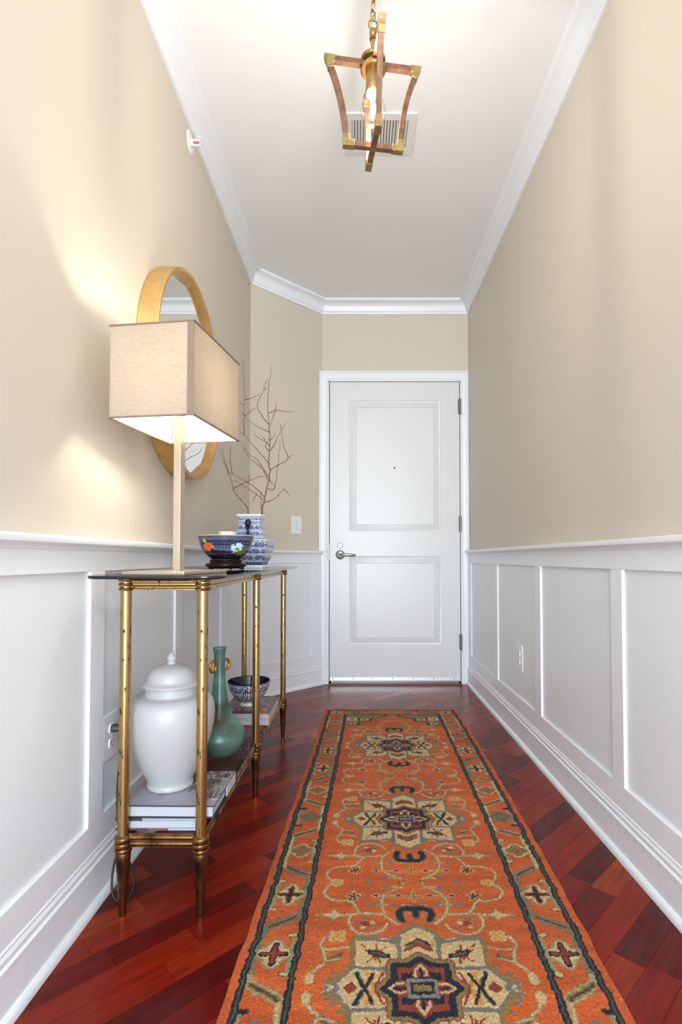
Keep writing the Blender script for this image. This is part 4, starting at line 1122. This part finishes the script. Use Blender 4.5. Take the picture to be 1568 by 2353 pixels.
# ------------------------------------------------------------------ books
def book(name, label, x0, x1, y0, y1, z0, z1, cover_m, top=None, art=None, rot=0.0, spine='left', jacket=None):
    cxm, cym = (x0+x1)/2, (y0+y1)/2
    r = thing(name, label, 'book', (cxm, cym, z0), rot)
    hx_, hy_, h = (x1-x0)/2, (y1-y0)/2, z1-z0
    ct = 0.0028
    i = 0.004
    s0 = 0.0 if spine == 'left' else i
    s1 = 0.0 if spine == 'right' else i
    f = 0.0 if spine == 'far' else i
    MB().box(-hx_+0.002+s0, hx_-0.002-s1, -hy_+i, hy_-0.002-f, ct, h-ct).build('pages', M['paper'], r)
    MB().box(-hx_, hx_, -hy_, hy_, 0, ct).build('back_cover', cover_m, r, bevel=0.0006)
    tc = MB().box(-hx_, hx_, -hy_, hy_, h-ct, h).build('front_cover', top or cover_m, r, bevel=0.0006)
    if spine == 'left': MB().box(-hx_-0.001, -hx_+0.002, -hy_, hy_, 0, h).build('spine', cover_m, r, bevel=0.0006)
    if spine == 'right': MB().box(hx_-0.002, hx_+0.001, -hy_, hy_, 0, h).build('spine', cover_m, r, bevel=0.0006)
    if spine == 'far': MB().box(-hx_, hx_, hy_-0.002, hy_+0.001, 0, h).build('spine', cover_m, r, bevel=0.0006)
    if art is not None:
        cv = art(hx_, hy_)
        nu, nv = 150, 150
        X, Y = np.meshgrid(np.linspace(-hx_+0.0005, hx_-0.0005, nu), np.linspace(-hy_+0.0005, hy_-0.0005, nv))
        V = np.stack([X, Y, np.full_like(X, h+0.0003)], -1)
        me = grid_mesh('cover_print', V, nu, nv); set_pigment(me, cv.sample(X.ravel(), Y.ravel()))
        link('cover_print', me, M['print'], tc)
    return r
def art_sketch(hx_, hy_):
    c = Canvas(-hx_, hx_, -hy_, hy_, 0.0008, rgb3(158, 151, 155))
    c.fill([(-0.03*0-hx_, -hy_), (0.04, -hy_), (0.04, hy_), (-hx_, hy_)], rgb3(150, 150, 164))
    rr = random.Random(4)
    dk, md, lt = rgb3(52, 46, 48), rgb3(104, 94, 96), rgb3(214, 204, 202)
    for (x, y, sx, sy) in ((0.082, 0.078, 0.022, 0.022), (0.062, 0.035, 0.030, 0.020), (0.050, 0.0, 0.032, 0.022), (0.085, -0.045, 0.018, 0.026), (0.02, 0.06, 0.02, 0.04), (0.03, 0.10, 0.05, 0.01)):
        c.ell(x, y, sx, sy, md)
        for k in range(46):
            a = rr.uniform(0, 6.28); l = rr.uniform(0.3, 1.1)
            p = (x + sx*l*math.cos(a), y + sy*l*math.sin(a)); b = rr.uniform(0, 6.28)
            c.curve([p, (p[0]+0.010*math.cos(b), p[1]+0.010*math.sin(b)), (p[0]+0.018*math.cos(b+0.7), p[1]+0.018*math.sin(b+0.7))], rr.uniform(0.0008, 0.003), rr.choice([dk, dk, md, lt]))
    c.fill([(0.0, 0.03), (0.035, 0.03), (0.04, hy_), (0.0, hy_)], dk)
    # small handwritten lines
    for (x, n) in ((-0.040, 9), (-0.033, 12), (-0.047, 7)):
        for k in range(n):
            y = -0.075 + k*0.0055
            c.curve([(x-0.002, y), (x+0.002, y+0.0015), (x-0.002, y+0.003), (x+0.0015, y+0.0045)], 0.0009, md)
    c.curve([(-0.052, 0.0), (-0.046, 0.006), (-0.05, 0.012), (-0.044, 0.016)], 0.002, dk)
    c.stroke([(0.072, -0.012), (0.100, -0.012)], 0.0008, md); c.stroke([(0.078, -0.03), (0.078, -0.045)], 0.001, md)
    return c
def art_mosaic(hx_, hy_):
    c = Canvas(-hx_, hx_, -hy_, hy_, 0.001, rgb3(150, 160, 166))
    return c
def art_paint(hx_, hy_):
    c = Canvas(-hx_, hx_, -hy_, hy_, 0.0009, rgb3(84, 62, 56))
    rr = random.Random(9)
    for k in range(260):
        x, y = rr.uniform(-hx_, hx_), rr.uniform(-hy_*0.35, hy_)
        c.ell(x, y, rr.uniform(0.004, 0.018), rr.uniform(0.004, 0.016), rr.choice([rgb3(112, 84, 74), rgb3(84, 64, 60), rgb3(140, 106, 92), rgb3(96, 60, 52), rgb3(70, 54, 52), rgb3(168, 120, 100)]))
    c.fill([(-hx_, -hy_), (hx_, -hy_), (hx_, -hy_*0.40), (-hx_, -hy_*0.40)], rgb3(84, 58, 50))
    c.fill([(hx_-0.05, -hy_), (hx_, -hy_), (hx_, -hy_*0.82), (hx_-0.05, -hy_*0.80)], rgb3(190, 112, 72))
    c.fill([(hx_-0.012, -hy_), (hx_, -hy_), (hx_, hy_), (hx_-0.012, hy_)], rgb3(92, 80, 108))
    return c
b1 = book('picture_book', 'lower book of the near pair under the ginger jar, with colour print edge', -0.602, -0.4015, 1.348, 1.556, SZ, SZ+0.0315, mat('blue grey cover', rgb(70, 74, 96), 0.45), spine='right')
# printed paper cover edges of the lower book
for (xa, xb, cm) in ((-0.602, -0.520, mat('plum print', rgb(92, 52, 60), 0.5)), (-0.520, -0.470, mat('rust print', rgb(134, 84, 66), 0.5)), (-0.470, -0.4025, mat('pale blue print', rgb(170, 184, 204), 0.5))):
    MB().box(xa+0.5018, xb+0.5018, -0.1046, -0.1040, 0.0002, 0.0050).build('cover_print', cm, b1)
for (xa, xb, cm) in ((-0.602, -0.535, mat('dark mosaic print', rgb(52, 50, 54), 0.5)), (-0.535, -0.4025, mat('grey blue print', rgb(150, 162, 172), 0.5))):
    MB().box(xa+0.5018, xb+0.5018, -0.1048, -0.1040, 0.0235, 0.0313).build('cover_print', cm, b1)
b2 = book('sketch_book', 'upper book of the near pair with a grey sketch drawing cover, under the ginger jar', -0.578, -0.353, 1.344, 1.560, SZ+0.0317, JZ-0.0006, M['cov_black'], None, art_sketch, rot=math.radians(-0.8), spine='left')
MB().box(0.1105, 0.1135, 0.010, 0.107, 0.002, 0.0285).build('jacket_flap', M['cov_white'], b2, bevel=0.001)
b3 = book('art_book', 'thick pale lower book of the far pair on the console shelf', -0.560, -0.3605, 2.185, 2.435, SZ, SZ+0.0295, M['cov_tan'], spine='right')
b4 = book('art_book', 'brown painted-cover book titled in white, under the small bowl', -0.557, -0.3570, 2.183, 2.430, SZ+0.0298, SZ+0.0500, M['cov_white'], mat('brown jacket', rgb(90, 66, 58), 0.4), art_paint, spine='left')
tc_ = bpy.data.curves.new('title', 'FONT'); tc_.body = 'BOILLY'; tc_.size = 0.050; tc_.extrude = 0.0001; tc_.space_character = 1.15; tc_.align_x = 'CENTER'
to = bpy.data.objects.new('title', tc_); COL.objects.link(to)
bpy.context.view_layer.update()
dg = bpy.context.evaluated_depsgraph_get()
tme = bpy.data.meshes.new_from_object(to.evaluated_get(dg))
bpy.data.objects.remove(to)
tl = link('title', tme, None, b4); tme.materials.clear(); tme.materials.append(M['title'])
tl.rotation_euler = (0, 0, math.pi); tl.location = (0.004, -0.064, 0.0206)
tl.scale = (0.9, 0.62, 1)

# ------------------------------------------------------------------ small fretwork bowl on the far books
SL = (-0.4665, 2.312); SBZ = SZ+0.0508
sb = thing('rice_bowl', 'small navy and white fret-patterned bowl on the far books of the shelf', 'bowl', (SL[0], SL[1], SBZ))
tile = ["1110101110",
        "1000101000",
        "1011101011",
        "0010000010",
        "1010101010",
        "0000100000",
        "1110111010",
        "1000001000",
        "1011101011",
        "0000000000"]
TB = np.array([[int(ch_) for ch_ in row] for row in tile])
CA2 = camang(SL)
def fretcol(T, R_, Z_):
    u = (rel(T, CA2) / (2*np.pi) * 12 * 10).astype(int) % 10
    uf = (rel(T, CA2) / (2*np.pi) * 12 * 10) % 1.0
    v = (Z_ - 0.016) / 0.0035; vi = np.floor(v).astype(int) % 10; vf = v % 1.0
    on = (TB[vi, u] == 1) & (Z_ > 0.0165) & (Z_ < 0.0965)
    gap = ((uf < 0.14) & (TB[vi, (u-1) % 10] == 0)) | ((vf < 0.14) & (TB[(vi-1) % 10, u] == 0))
    c = np.empty(T.shape+(3,)); c[:] = rgb3(38, 40, 78)
    c[on & ~gap] = rgb3(214, 212, 220)
    c[Z_ < 0.0155] = rgb3(222, 220, 226)
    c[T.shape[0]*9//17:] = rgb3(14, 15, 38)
    return c
sprof = [(0.0, 0.001), (0.034, 0.001), (0.036, 0.0), (0.0395, 0.0), (0.0375, 0.0135), (0.052, 0.023), (0.069, 0.042), (0.0815, 0.066), (0.0880, 0.092), (0.0897, 0.1020), (0.0885, 0.1032), (0.0870, 0.1015), (0.0845, 0.091), (0.078, 0.066), (0.066, 0.044), (0.050, 0.027), (0.03, 0.018), (0.0, 0.016)]
me = lathe_painted('body', sprof, 480, fretcol, sub=10)
link('body', me, M['glaze'], sb)

# ------------------------------------------------------------------ runner rug
C_OR, C_CR, C_NV, C_OL, C_SG = rgb3(184, 84, 32), rgb3(190, 160, 114), rgb3(20, 23, 38), rgb3(124, 104, 60), rgb3(150, 140, 98)
C_BG, C_RU, C_OC, C_BN, C_GR = rgb3(108, 104, 100), rgb3(128, 50, 28), rgb3(184, 132, 62), rgb3(82, 48, 30), rgb3(72, 80, 62)
mm = lambda L: [(x*0.001, y*0.001) for x, y in L]
Q = Canvas(-0.30, 0.004, -0.004, 0.372, 0.001, C_OR)     # one quadrant of a repeat: x<0, t>0
def vine(L, w=0.0058):
    Q.curve(mm(L), w+0.0035, C_SG*0.8); Q.curve(mm(L), w-0.0018, C_CR)
def drop(x, y, rx, ry, c, halo=None):
    if halo is not None: Q.ell(x*0.001, y*0.001, (rx+2.5)*0.001, (ry+2.5)*0.001, halo)
    Q.ell(x*0.001, y*0.001, rx*0.001, ry*0.001, c)
def cross(x, y, s, c, halo, r=1.0, th=5):
    for cc, g in ((halo, 7), (c, 0)):
        Q.stroke(mm([(x-s*r, y), (x+s*r, y)]), (th+g)*0.001, cc); Q.stroke(mm([(x, y-s), (x, y+s)]), (th+g)*0.001, cc)
# tracery of the field
vine([(-29, 332), (-52, 318), (-73, 298), (-82, 269), (-78, 231), (-63, 206), (-45, 189)])
vine([(-77, 223), (-105, 224), (-131, 226), (-154, 219), (-159, 192), (-143, 163), (-113, 154), (-84, 166), (-69, 188)])
vine([(-131, 226), (-160, 221), (-200, 221), (-238, 220)])
Q.fill(mm([(-238, 220), (-205, 232), (-198, 246), (-190, 230), (-172, 226), (-172, 216), (-190, 212), (-198, 197), (-205, 210)]), C_SG*0.8)
Q.fill(mm([(-232, 220), (-205, 229), (-198, 240), (-191, 227), (-176, 223), (-176, 219), (-191, 214), (-198, 203), (-205, 213)]), C_CR)
vine([(-131, 226), (-145, 248), (-158, 271), (-190, 275), (-218, 286), (-230, 309), (-223, 334), (-200, 355)])
vine([(-183, 357), (-136, 356)])
for d, c in (((7, 7), C_OC), ):
    for a in range(5):
        q = a*1.2566 + 0.6
        Q.ell(-0.200+0.010*math.cos(q), 0.353+0.011*math.sin(q), 0.0085, 0.0085, C_CR)
    for a in range(5):
        q = a*1.2566 + 0.6
        Q.ell(-0.200+0.008*math.cos(q), 0.353+0.009*math.sin(q), 0.0062, 0.0062, C_OC)
drop(-117, 355, 13, 11, C_BG); drop(-117, 355, 6, 5, C_CR)
for a in range(5):      # brown leaf star
    q = a*1.2566 + 0.3
    Q.stroke(mm([(-154, 292), (-154+16*math.cos(q), 292+16*math.sin(q))]), 0.0105, C_CR)
for a in range(5):
    q = a*1.2566 + 0.3
    Q.stroke(mm([(-154, 292), (-154+14*math.cos(q), 292+14*math.sin(q))]), 0.0062, C_BN)
cross(0, 292, 17, C_OL, C_OC, 1.2, 6)
for (x0, x1, y, c) in ((-37, -73, 330, C_BG), (-56, -107, 259, C_BG)):
    vine([(x0, y), (x1, y)], 0.004); drop(x1, y, 9, 6, c)
    if y < 300: drop(x0, y, 8, 6, c)
vine([(-39, 295), (-97, 295)], 0.004); drop(-40, 295, 7, 5, C_BN, C_CR); drop(-97, 295, 7, 5, C_BN, C_CR)
for (x, y) in ((-25, 346), (-14, 352), (-30, 356)): drop(x, y, 7, 6, C_OC, C_BN)
# pods
drop(-119, 190, 12, 9, C_RU)
for (x, y) in ((-120, 208), (-138, 194), (-101, 179)): drop(x, y, 8, 6, C_BG)
for (x, y) in ((-103, 193), (-126, 177)): drop(x, y, 7, 6, C_CR)
# side flower and tendril
vine([(-183, 147), (-212, 143), (-212, 107), (-152, 113)])
vine([(-212, 107), (-204, 67), (-220, 51), (-230, 30)]); drop(-231, 24, 9, 14, C_CR, C_SG)
for (dx, dy) in ((-9, -9), (9, -9), (-9, 9), (9, 9)): Q.ell((-183+dx)*0.001, (148+dy)*0.001, 0.0095, 0.0095, C_CR)
for (dx, dy) in ((-8, -8), (8, -8), (-8, 8), (8, 8), (0, 0)): Q.ell((-183+dx)*0.001, (148+dy)*0.001, 0.0062, 0.0062, C_OC)
Q.stroke(mm([(-194, 73), (-173, 88)]), 0.012, C_GR); Q.stroke(mm([(-191, 75), (-176, 86)]), 0.005, C_OL)
vine([(-172, 80), (-205, 70)], 0.004)
# trident motif
Q.stroke(mm([(-30, 257), (0, 253), (4, 253)]), 0.006, C_SG)
E_ = mm([(-33, 203), (-39, 222), (-36, 236), (-24, 244), (4, 245)])
Q.curve(E_, 0.021, C_GR); Q.stroke(mm([(0, 245), (0, 216)]), 0.020, C_GR)
Q.curve(E_, 0.0145, C_NV); Q.stroke(mm([(0, 245), (0, 219)]), 0.0135, C_NV)
# medallion: outlines first
star = [(4, 88), (-2, 86), (-26, 67), (-62, 66), (-62, 24), (-85, 1), (-85, -4), (4, -4)]
house = [(4, 178), (0, 178), (-38, 152), (-40, 70), (4, 70)]
sq = [(-140, 134), (-87, 131), (-50, 122), (-47, 70), (-78, 56), (-139, 58)]
hexa = [(-70, 46), (-143, 48), (-174, 10), (-176, 0), (-174, -4), (-70, -4)]
for P_ in (house, sq, hexa):
    Q.fill(mm(P_), C_OL, 0.013)
    for k in range(len(P_)-1):            # serrated outer edge
        (xa, ya), (xb, yb) = P_[k], P_[k+1]
        n_ = max(1, int(math.hypot(xb-xa, yb-ya)/11))
        for j in range(n_):
            t = (j+0.5)/n_; cxq, cyq = xa+(xb-xa)*t, ya+(yb-ya)*t
            l = math.hypot(xb-xa, yb-ya); nx_, ny_ = (yb-ya)/l, -(xb-xa)/l
            Q.ell((cxq-nx_*12)*0.001, (cyq-ny_*12)*0.001, 0.0045, 0.0045, C_BG)
    Q.stroke(mm(P_[:-1]), 0.0135, C_OL)
    Q.stroke(mm(P_), 0.0075, C_BG)
for P_ in (house, sq, hexa): Q.stroke(mm(P_), 0.010, C_BG)
for P_ in (hexa, sq, house): Q.fill(mm(P_), C_CR)
Q.stroke(mm([(-190, 6), (-176, 2)]), 0.018, C_BG); Q.stroke(mm([(-200, 12), (-184, 3)]), 0.006, C_CR)
for (x, y) in ((-186, 24), (-178, 38), (-160, 56), (-194, 14)): drop(x, y, 8, 6, C_OL); drop(x-5, y+2, 4, 4, C_BG)
Q.curve(mm([(-86, 140), (-66, 139), (-52, 132)]), 0.010, C_BG); Q.curve(mm([(-84, 140), (-62, 138)]), 0.004, C_CR)
# house chevrons
Q.stroke(mm([(-30, 116), (0, 136), (4, 134)]), 0.013, C_OC); Q.stroke(mm([(-28, 104), (0, 122), (4, 120)]), 0.011, C_RU)
Q.stroke(mm([(-27, 121), (0, 139), (4, 137)]), 0.0055, C_NV); Q.stroke(mm([(-27, 115), (0, 131)]), 0.004, C_GR)
# corner beetles
for (x, y) in ((-127, 121), (-95, 120), (-75, 111), (-113, 71), (-86, 66), (-118, 104), (-96, 76)):
    Q.stroke(mm([(-90, 92), (x, y)]), 0.0045, C_RU)
drop(-94, 94, 17, 12, C_RU)
for (x, y) in ((-112, 112), (-80, 108), (-104, 72), (-78, 74)): drop(x, y, 5, 4, C_CR)
Q.stroke(mm([(-107, 99), (-70, 87)]), 0.015, C_NV); Q.stroke(mm([(-103, 98), (-74, 88)]), 0.007, C_GR)
# X in the side lobes
Q.stroke(mm([(-112, 38), (-96, 2)]), 0.010, C_OC)
Q.curve(mm([(-134, 38), (-126, 20), (-117, 2)]), 0.012, C_GR*1.5); Q.curve(mm([(-101, 38), (-107, 20), (-117, 4)]), 0.012, C_OC)
Q.curve(mm([(-135, 38), (-127, 20), (-117, 0)]), 0.0075, C_NV); Q.curve(mm([(-100, 37), (-107, 18), (-117, 0)]), 0.0075, C_NV)
Q.fill(mm([(-161, 0), (-146, 15), (-134, 6), (-132, -4), (-161, -4)]), C_RU)
Q.stroke(mm([(-80, 38), (-94, 6), (-94, -3)]), 0.006, C_RU)
# star
Q.fill(mm(star), C_RU, 0.0115); Q.fill(mm(star), C_OL, 0.0085); Q.fill(mm(star), C_NV, 0.001)
st2 = [(4, 72), (-1, 70), (-20, 55), (-49, 54), (-49, 20), (-68, 1), (-68, -4), (4, -4)]
Q.fill(mm(st2), C_RU)
Q.fill(mm([(4, 66), (0, 66), (-15, 46), (-15, 30), (4, 30)]), C_CR*0.95); Q.fill(mm([(4, 57), (0, 57), (-8, 44), (-8, 30), (4, 30)]), C_RU); Q.stroke(mm([(0, 52), (0, 30)]), 0.006, C_NV)
Q.fill(mm([(-72, 0), (-52, 14), (-34, 14), (-34, -4), (-72, -4)]), C_CR*0.95); Q.fill(mm([(-63, 0), (-50, 8), (-34, 8), (-34, -4), (-63, -4)]), C_RU); Q.stroke(mm([(-58, 0), (-34, 0)]), 0.006, C_NV)
Q.fill(mm([(-42, 40), (-18, 40), (-18, 30), (4, 30), (4, -4), (-30, -4), (-30, 20), (-42, 20)]), C_NV)
Q.fill(mm([(-32, 24), (4, 24), (4, -4), (-32, -4)]), C_BG*1.25); Q.fill(mm([(-24, 16), (4, 16), (4, -4), (-24, -4)]), C_NV); Q.fill(mm([(-19, 8), (4, 8), (4, -4), (-19, -4)]), C_OL)
# far end of the field (spandrels)
QE = Canvas(-0.30, 0.004, 0.20, 0.50, 0.001, C_OR)
jj = int(round((0.285-0.20)/0.001)); off = int(round((0.20+0.004)/0.001))
QE.a[:jj] = Q.a[off:off+jj]
_q = Q; Q = QE
vine([(-82, 282), (-74, 310), (-45, 350), (-10, 385)]); vine([(-39, 295), (-97, 295)], 0.004); drop(-97, 295, 7, 5, C_BN, C_CR)
vine([(-45, 345), (-80, 345)], 0.004); drop(-84, 345, 8, 5, C_BG); drop(-30, 400, 8, 5, C_BG)
br = [(-30, 470), (-45, 448), (-80, 422), (-120, 410), (-121, 366), (-182, 350), (-190, 302), (-234, 290), (-240, 250), (-262, 215)]
Q.fill(mm([(-300, 500), (4, 500), (4, 472)] + br + [(-300, 200)]), C_OL)
Q.stroke(mm(br), 0.010, C_NV)
for (xa, xb, ya, yb) in ((-256, -196, 372, 436), (-182, -132, 376, 412), (-240, -200, 306, 346)):
    Q.fill(mm([(xa, ya), (xb, ya), (xb, yb), (xa, yb)]), C_NV, 0.005); Q.fill(mm([(xa, ya), (xb, ya), (xb, yb), (xa, yb)]), C_CR); drop((xa+xb)/2, (ya+yb)/2, 12, 9, C_RU); drop((xa+xb)/2, (ya+yb)/2, 5, 4, C_NV)
Q = _q
# border strip: x in [0, 0.1] from the outer line to the inner line, t = distance of a motif centre
BP = 0.207
def border_canvas(seq):
    n = len(seq); B_ = Canvas(-0.055, 0.055, 0, n*BP, 0.001, C_OR)
    def st(L, w, c): B_.curve([(x*0.001, y*0.001) for x, y in L], w*0.001, c)
    for k, kind in enumerate(seq):
        t = (k+0.5)*BP*1000; s = 1 if k % 2 == 0 else -1
        h = BP*500
        vc, vd = ((C_SG, C_OL) if kind in ('olive', 'blue') else (C_BG, C_OL))
        L = [(-s*36, t-h+16), (-s*38, t-30), (-s*37, t+36), (-s*30, t+h-18), (0, t+h), (s*30, t+h+18), (s*36, t+h+40)]
        for dy in (-BP*1000*n, 0, BP*1000*n):
            LL = [(x, y+dy) for x, y in L]
            st(LL, 13, vc); st(LL[3:6], 24, vc)
            for j in range(-3, 4): B_.ell((j*8*s)*0.001, (t+h+dy+j*4+(11 if j % 2 else -11))*0.001, 0.006, 0.006, vc)
            st(LL[:4], 6, vd if kind in ('cross', 'crossn') else C_CR); st(LL[3:6], 15, vd); st(LL[3:6], 6, C_BN)
    for k, kind in enumerate(seq):
        t = (k+0.5)*BP*1000; s = 1 if k % 2 == 0 else -1
        # little stalk with tip on the free side
        st([(s*36, t-52), (s*38, t), (s*36, t+52)], 11, C_SG*0.85)
        tip = C_NV if kind == 'blue' else C_CR
        for yy in (t-58, t+58): B_.ell(s*0.032, yy*0.001, 0.013, 0.008, C_BN); B_.ell(s*0.032, yy*0.001, 0.0105, 0.006, tip)
        if kind in ('olive', 'blue'):
            ring = C_CR if kind == 'olive' else C_BG
            inn = C_OL if kind == 'olive' else C_OL*0.75
            for c_, g in ((ring, 0), (inn, 6)):
                B_.ell(0, t*0.001, (40-g)*0.001, (24-g*0.8)*0.001, c_); B_.ell(0, t*0.001, (24-g)*0.001, (38-g)*0.001, c_)
            cc = C_RU*1.5 if kind == 'olive' else C_BG
            st([(-18, t), (18, t)], 6, cc); st([(0, t-16), (0, t+16)], 6, cc)
        else:
            for c_, g in ((C_SG*0.8, 0), (C_CR, 6)):
                B_.ell(0, t*0.001, (42-g)*0.001, (26-g*0.8)*0.001, c_); B_.ell(0, t*0.001, (27-g)*0.001, (46-g)*0.001, c_)
            o1, o2 = (C_NV, C_RU) if kind == 'cross' else (C_RU, C_NV)
            for c_, w in ((o1, 15), (o2, 8)):
                g = 0 if w == 15 else 4
                st([(-27+g, t), (27-g, t)], w, c_); st([(0, t-29+g), (0, t+29-g)], w, c_)
    return B_
SEQ = ['cross', 'crossn', 'olive', 'blue', 'olive', 'crossn', 'cross', 'blue', 'olive', 'blue']
BRD = border_canvas(SEQ)
YFAR, YNEAR = 3.105, -0.16
MED0, PER = 1.1013, 0.700
cy_pts = [-0.2, 1.10, 1.80, 2.505, 3.105]; cx_pts = [0.062, 0.128, 0.165, 0.176, 0.193]
hw_pts = [0.395, 0.395, 0.396, 0.388, 0.379]
ycs = np.concatenate([np.arange(YNEAR, 0.95, 0.006), np.arange(0.95, 1.7, 0.0019), np.arange(1.7, YFAR, 0.0026), [YFAR]])
us = np.linspace(-1, 1, 400)
U, YY = np.meshgrid(us, ycs)
ys_f = np.linspace(-0.2, 3.2, 200)
ccx = np.polyval(np.polyfit(cy_pts, cx_pts, 3), YY); hww = np.interp(YY, cy_pts, hw_pts)
edge_w = vnoise(YY*1000, U*0, 60, 3)*0.0025*np.abs(U)**6
wx = U*0.395                                           # nominal cross coordinate
px = wx + 0.0018*vnoise(U*395, YY*1000, 9, 21) + 0.0009*vnoise(U*395, YY*1000, 4, 22)
py = YY + 0.0018*vnoise(U*395, YY*1000, 9, 23) + 0.0009*vnoise(U*395, YY*1000, 4, 24)
OUT, INN, FEND = 0.3665, 0.268, 0.112                 # line centres from the axis; inner line from the far end
col = np.empty(U.shape+(3,)); col[:] = C_OR
# field
t = (py - MED0 + PER/2) % PER - PER/2
fcol = Q.sample(-np.abs(px*1.0), np.abs(t))
med1 = MED0 + 2*PER
te = py - med1
endm = te > 0.285
fcol[endm] = QE.sample(-np.abs(px), te)[endm]
dfar = YFAR - py
inf = (np.abs(px) < INN) & (dfar > FEND)
col[inf] = fcol[inf]
# side borders
bm = (np.abs(px) >= INN) & (dfar > FEND)
bx_ = (np.abs(px) - (INN+OUT)/2)
bt = (py - (MED0+0.093) + BP/2) % (BP*len(SEQ))
bcol = BRD.sample(np.where(px < 0, -bx_, -bx_), bt)
col[bm] = bcol[bm]
# far border
bf = (dfar <= FEND) & (np.abs(px) < OUT)
fx = (px + 0.08) % (BP*len(SEQ)); bfc = BRD.sample((dfar - 0.074)*1.25, (np.abs(px) + BP*2.5) % (BP*len(SEQ)))
col[bf] = bfc[bf]
cn = bf & (np.abs(px) > INN)
lx_ = np.abs(px) - (INN+OUT)/2; lt = dfar - 0.074
col[cn] = C_OR
kk = cn & ((lx_/0.040)**2 + (lt/0.030)**2 < 1); col[kk] = C_OL
kk = cn & ((lx_/0.033)**2 + (lt/0.022)**2 < 1); col[kk] = C_CR
kk = cn & (((np.abs(lx_) < 0.022) & (np.abs(lt) < 0.005)) | ((np.abs(lt) < 0.016) & (np.abs(lx_) < 0.006))); col[kk] = C_NV
# guard lines: navy edges with a sage core, slightly wavering
wob = 0.0028*vnoise(py*1000, px*0, 17, 31) + 0.0014*vnoise(py*1000, px*0+5, 7, 32)
wobx = 0.0020*vnoise(px*1000, py*0, 17, 33)
def guard(d, mask, w):
    a = mask & (np.abs(d) < w); col[a] = C_NV
    a = mask & (np.abs(d) < w*0.30); col[a] = C_GR*0.75
guard(np.abs(px) - INN + wob, dfar > FEND-0.006, 0.0078)
guard(np.abs(px) - OUT + wob, dfar > 0.032, 0.0078)
guard(dfar - FEND + wobx, np.abs(px) < INN+0.006, 0.0075)
guard(dfar - 0.036 + wobx, np.abs(px) < OUT+0.006, 0.0065)
# abrash and yarn variation
ab = 1 + 0.15*vnoise(YY*1000, U*30, 22, 41) + 0.10*vnoise(YY*1000, U*395, 130, 42) + 0.08*vnoise(YY*1000, U*120, 12, 45) + 0.05*vnoise(U*395*0.3, YY*1000, 6, 43)
ab = ab[..., None]
isor = (np.abs(col - C_OR).sum(-1) < 1e-6)[..., None]
col = np.where(isor, col*ab*np.array([1.0, 1.0, 1.0]), col*(0.6 + 0.4*ab))
warm = vnoise(YY*1000, U*80, 33, 44)[..., None]
col = np.where(isor, col*(1 + 0.10*warm*np.array([0.2, 1.0, 0.8])), col)
col *= (1 + 0.15*RNG.standard_normal(U.shape))[..., None]
col = np.clip(col, 0.004, 1)
# pile: heights, rounded selvedge
Xw = ccx + U*hww + edge_w
de = np.minimum((1-np.abs(U))*0.395, np.minimum(YFAR-YY, YY-YNEAR))
Zw = 0.0095*np.clip(de/0.006, 0, 1)**0.5 + 0.0010*RNG.standard_normal(U.shape)*np.clip(de/0.006, 0, 1) + 0.0006*vnoise(U*395, YY*1000, 6, 51) + 0.001
ndark = (col.sum(-1) < 0.12)
Zw -= 0.0008*ndark
rug = thing('runner_rug', 'long orange runner rug with cream medallions and navy edged border', 'rug', (0.15, 1.47, 0))
V = np.stack([Xw-0.15, YY-1.47, np.maximum(Zw, 0.0008)], -1)
me = grid_mesh('pile', V, len(us), len(ycs))
set_pigment(me, col.reshape(-1, 3))
M['rug'] = attr_mat('wool pile', 0.95, (700, 0.5, 0.002, 3), Sheen_Weight=0.08, Sheen_Roughness=0.4)
link('pile', me, M['rug'], rug)
bk = []
for sgn in (-1, 1):
    Ls = [(float(np.polyval(np.polyfit(cy_pts, cx_pts, 3), y))+sgn*(float(np.interp(y, cy_pts, hw_pts))-0.001)-0.15, y-1.47) for y in np.linspace(YNEAR+0.001, YFAR-0.001, 40)]
    bk.append(Ls)
MB().prism(bk[1] + bk[0][::-1], 0.0003, 0.0012).build('backing', mat('rug backing', rgb(150, 84, 50), 0.95), rug)
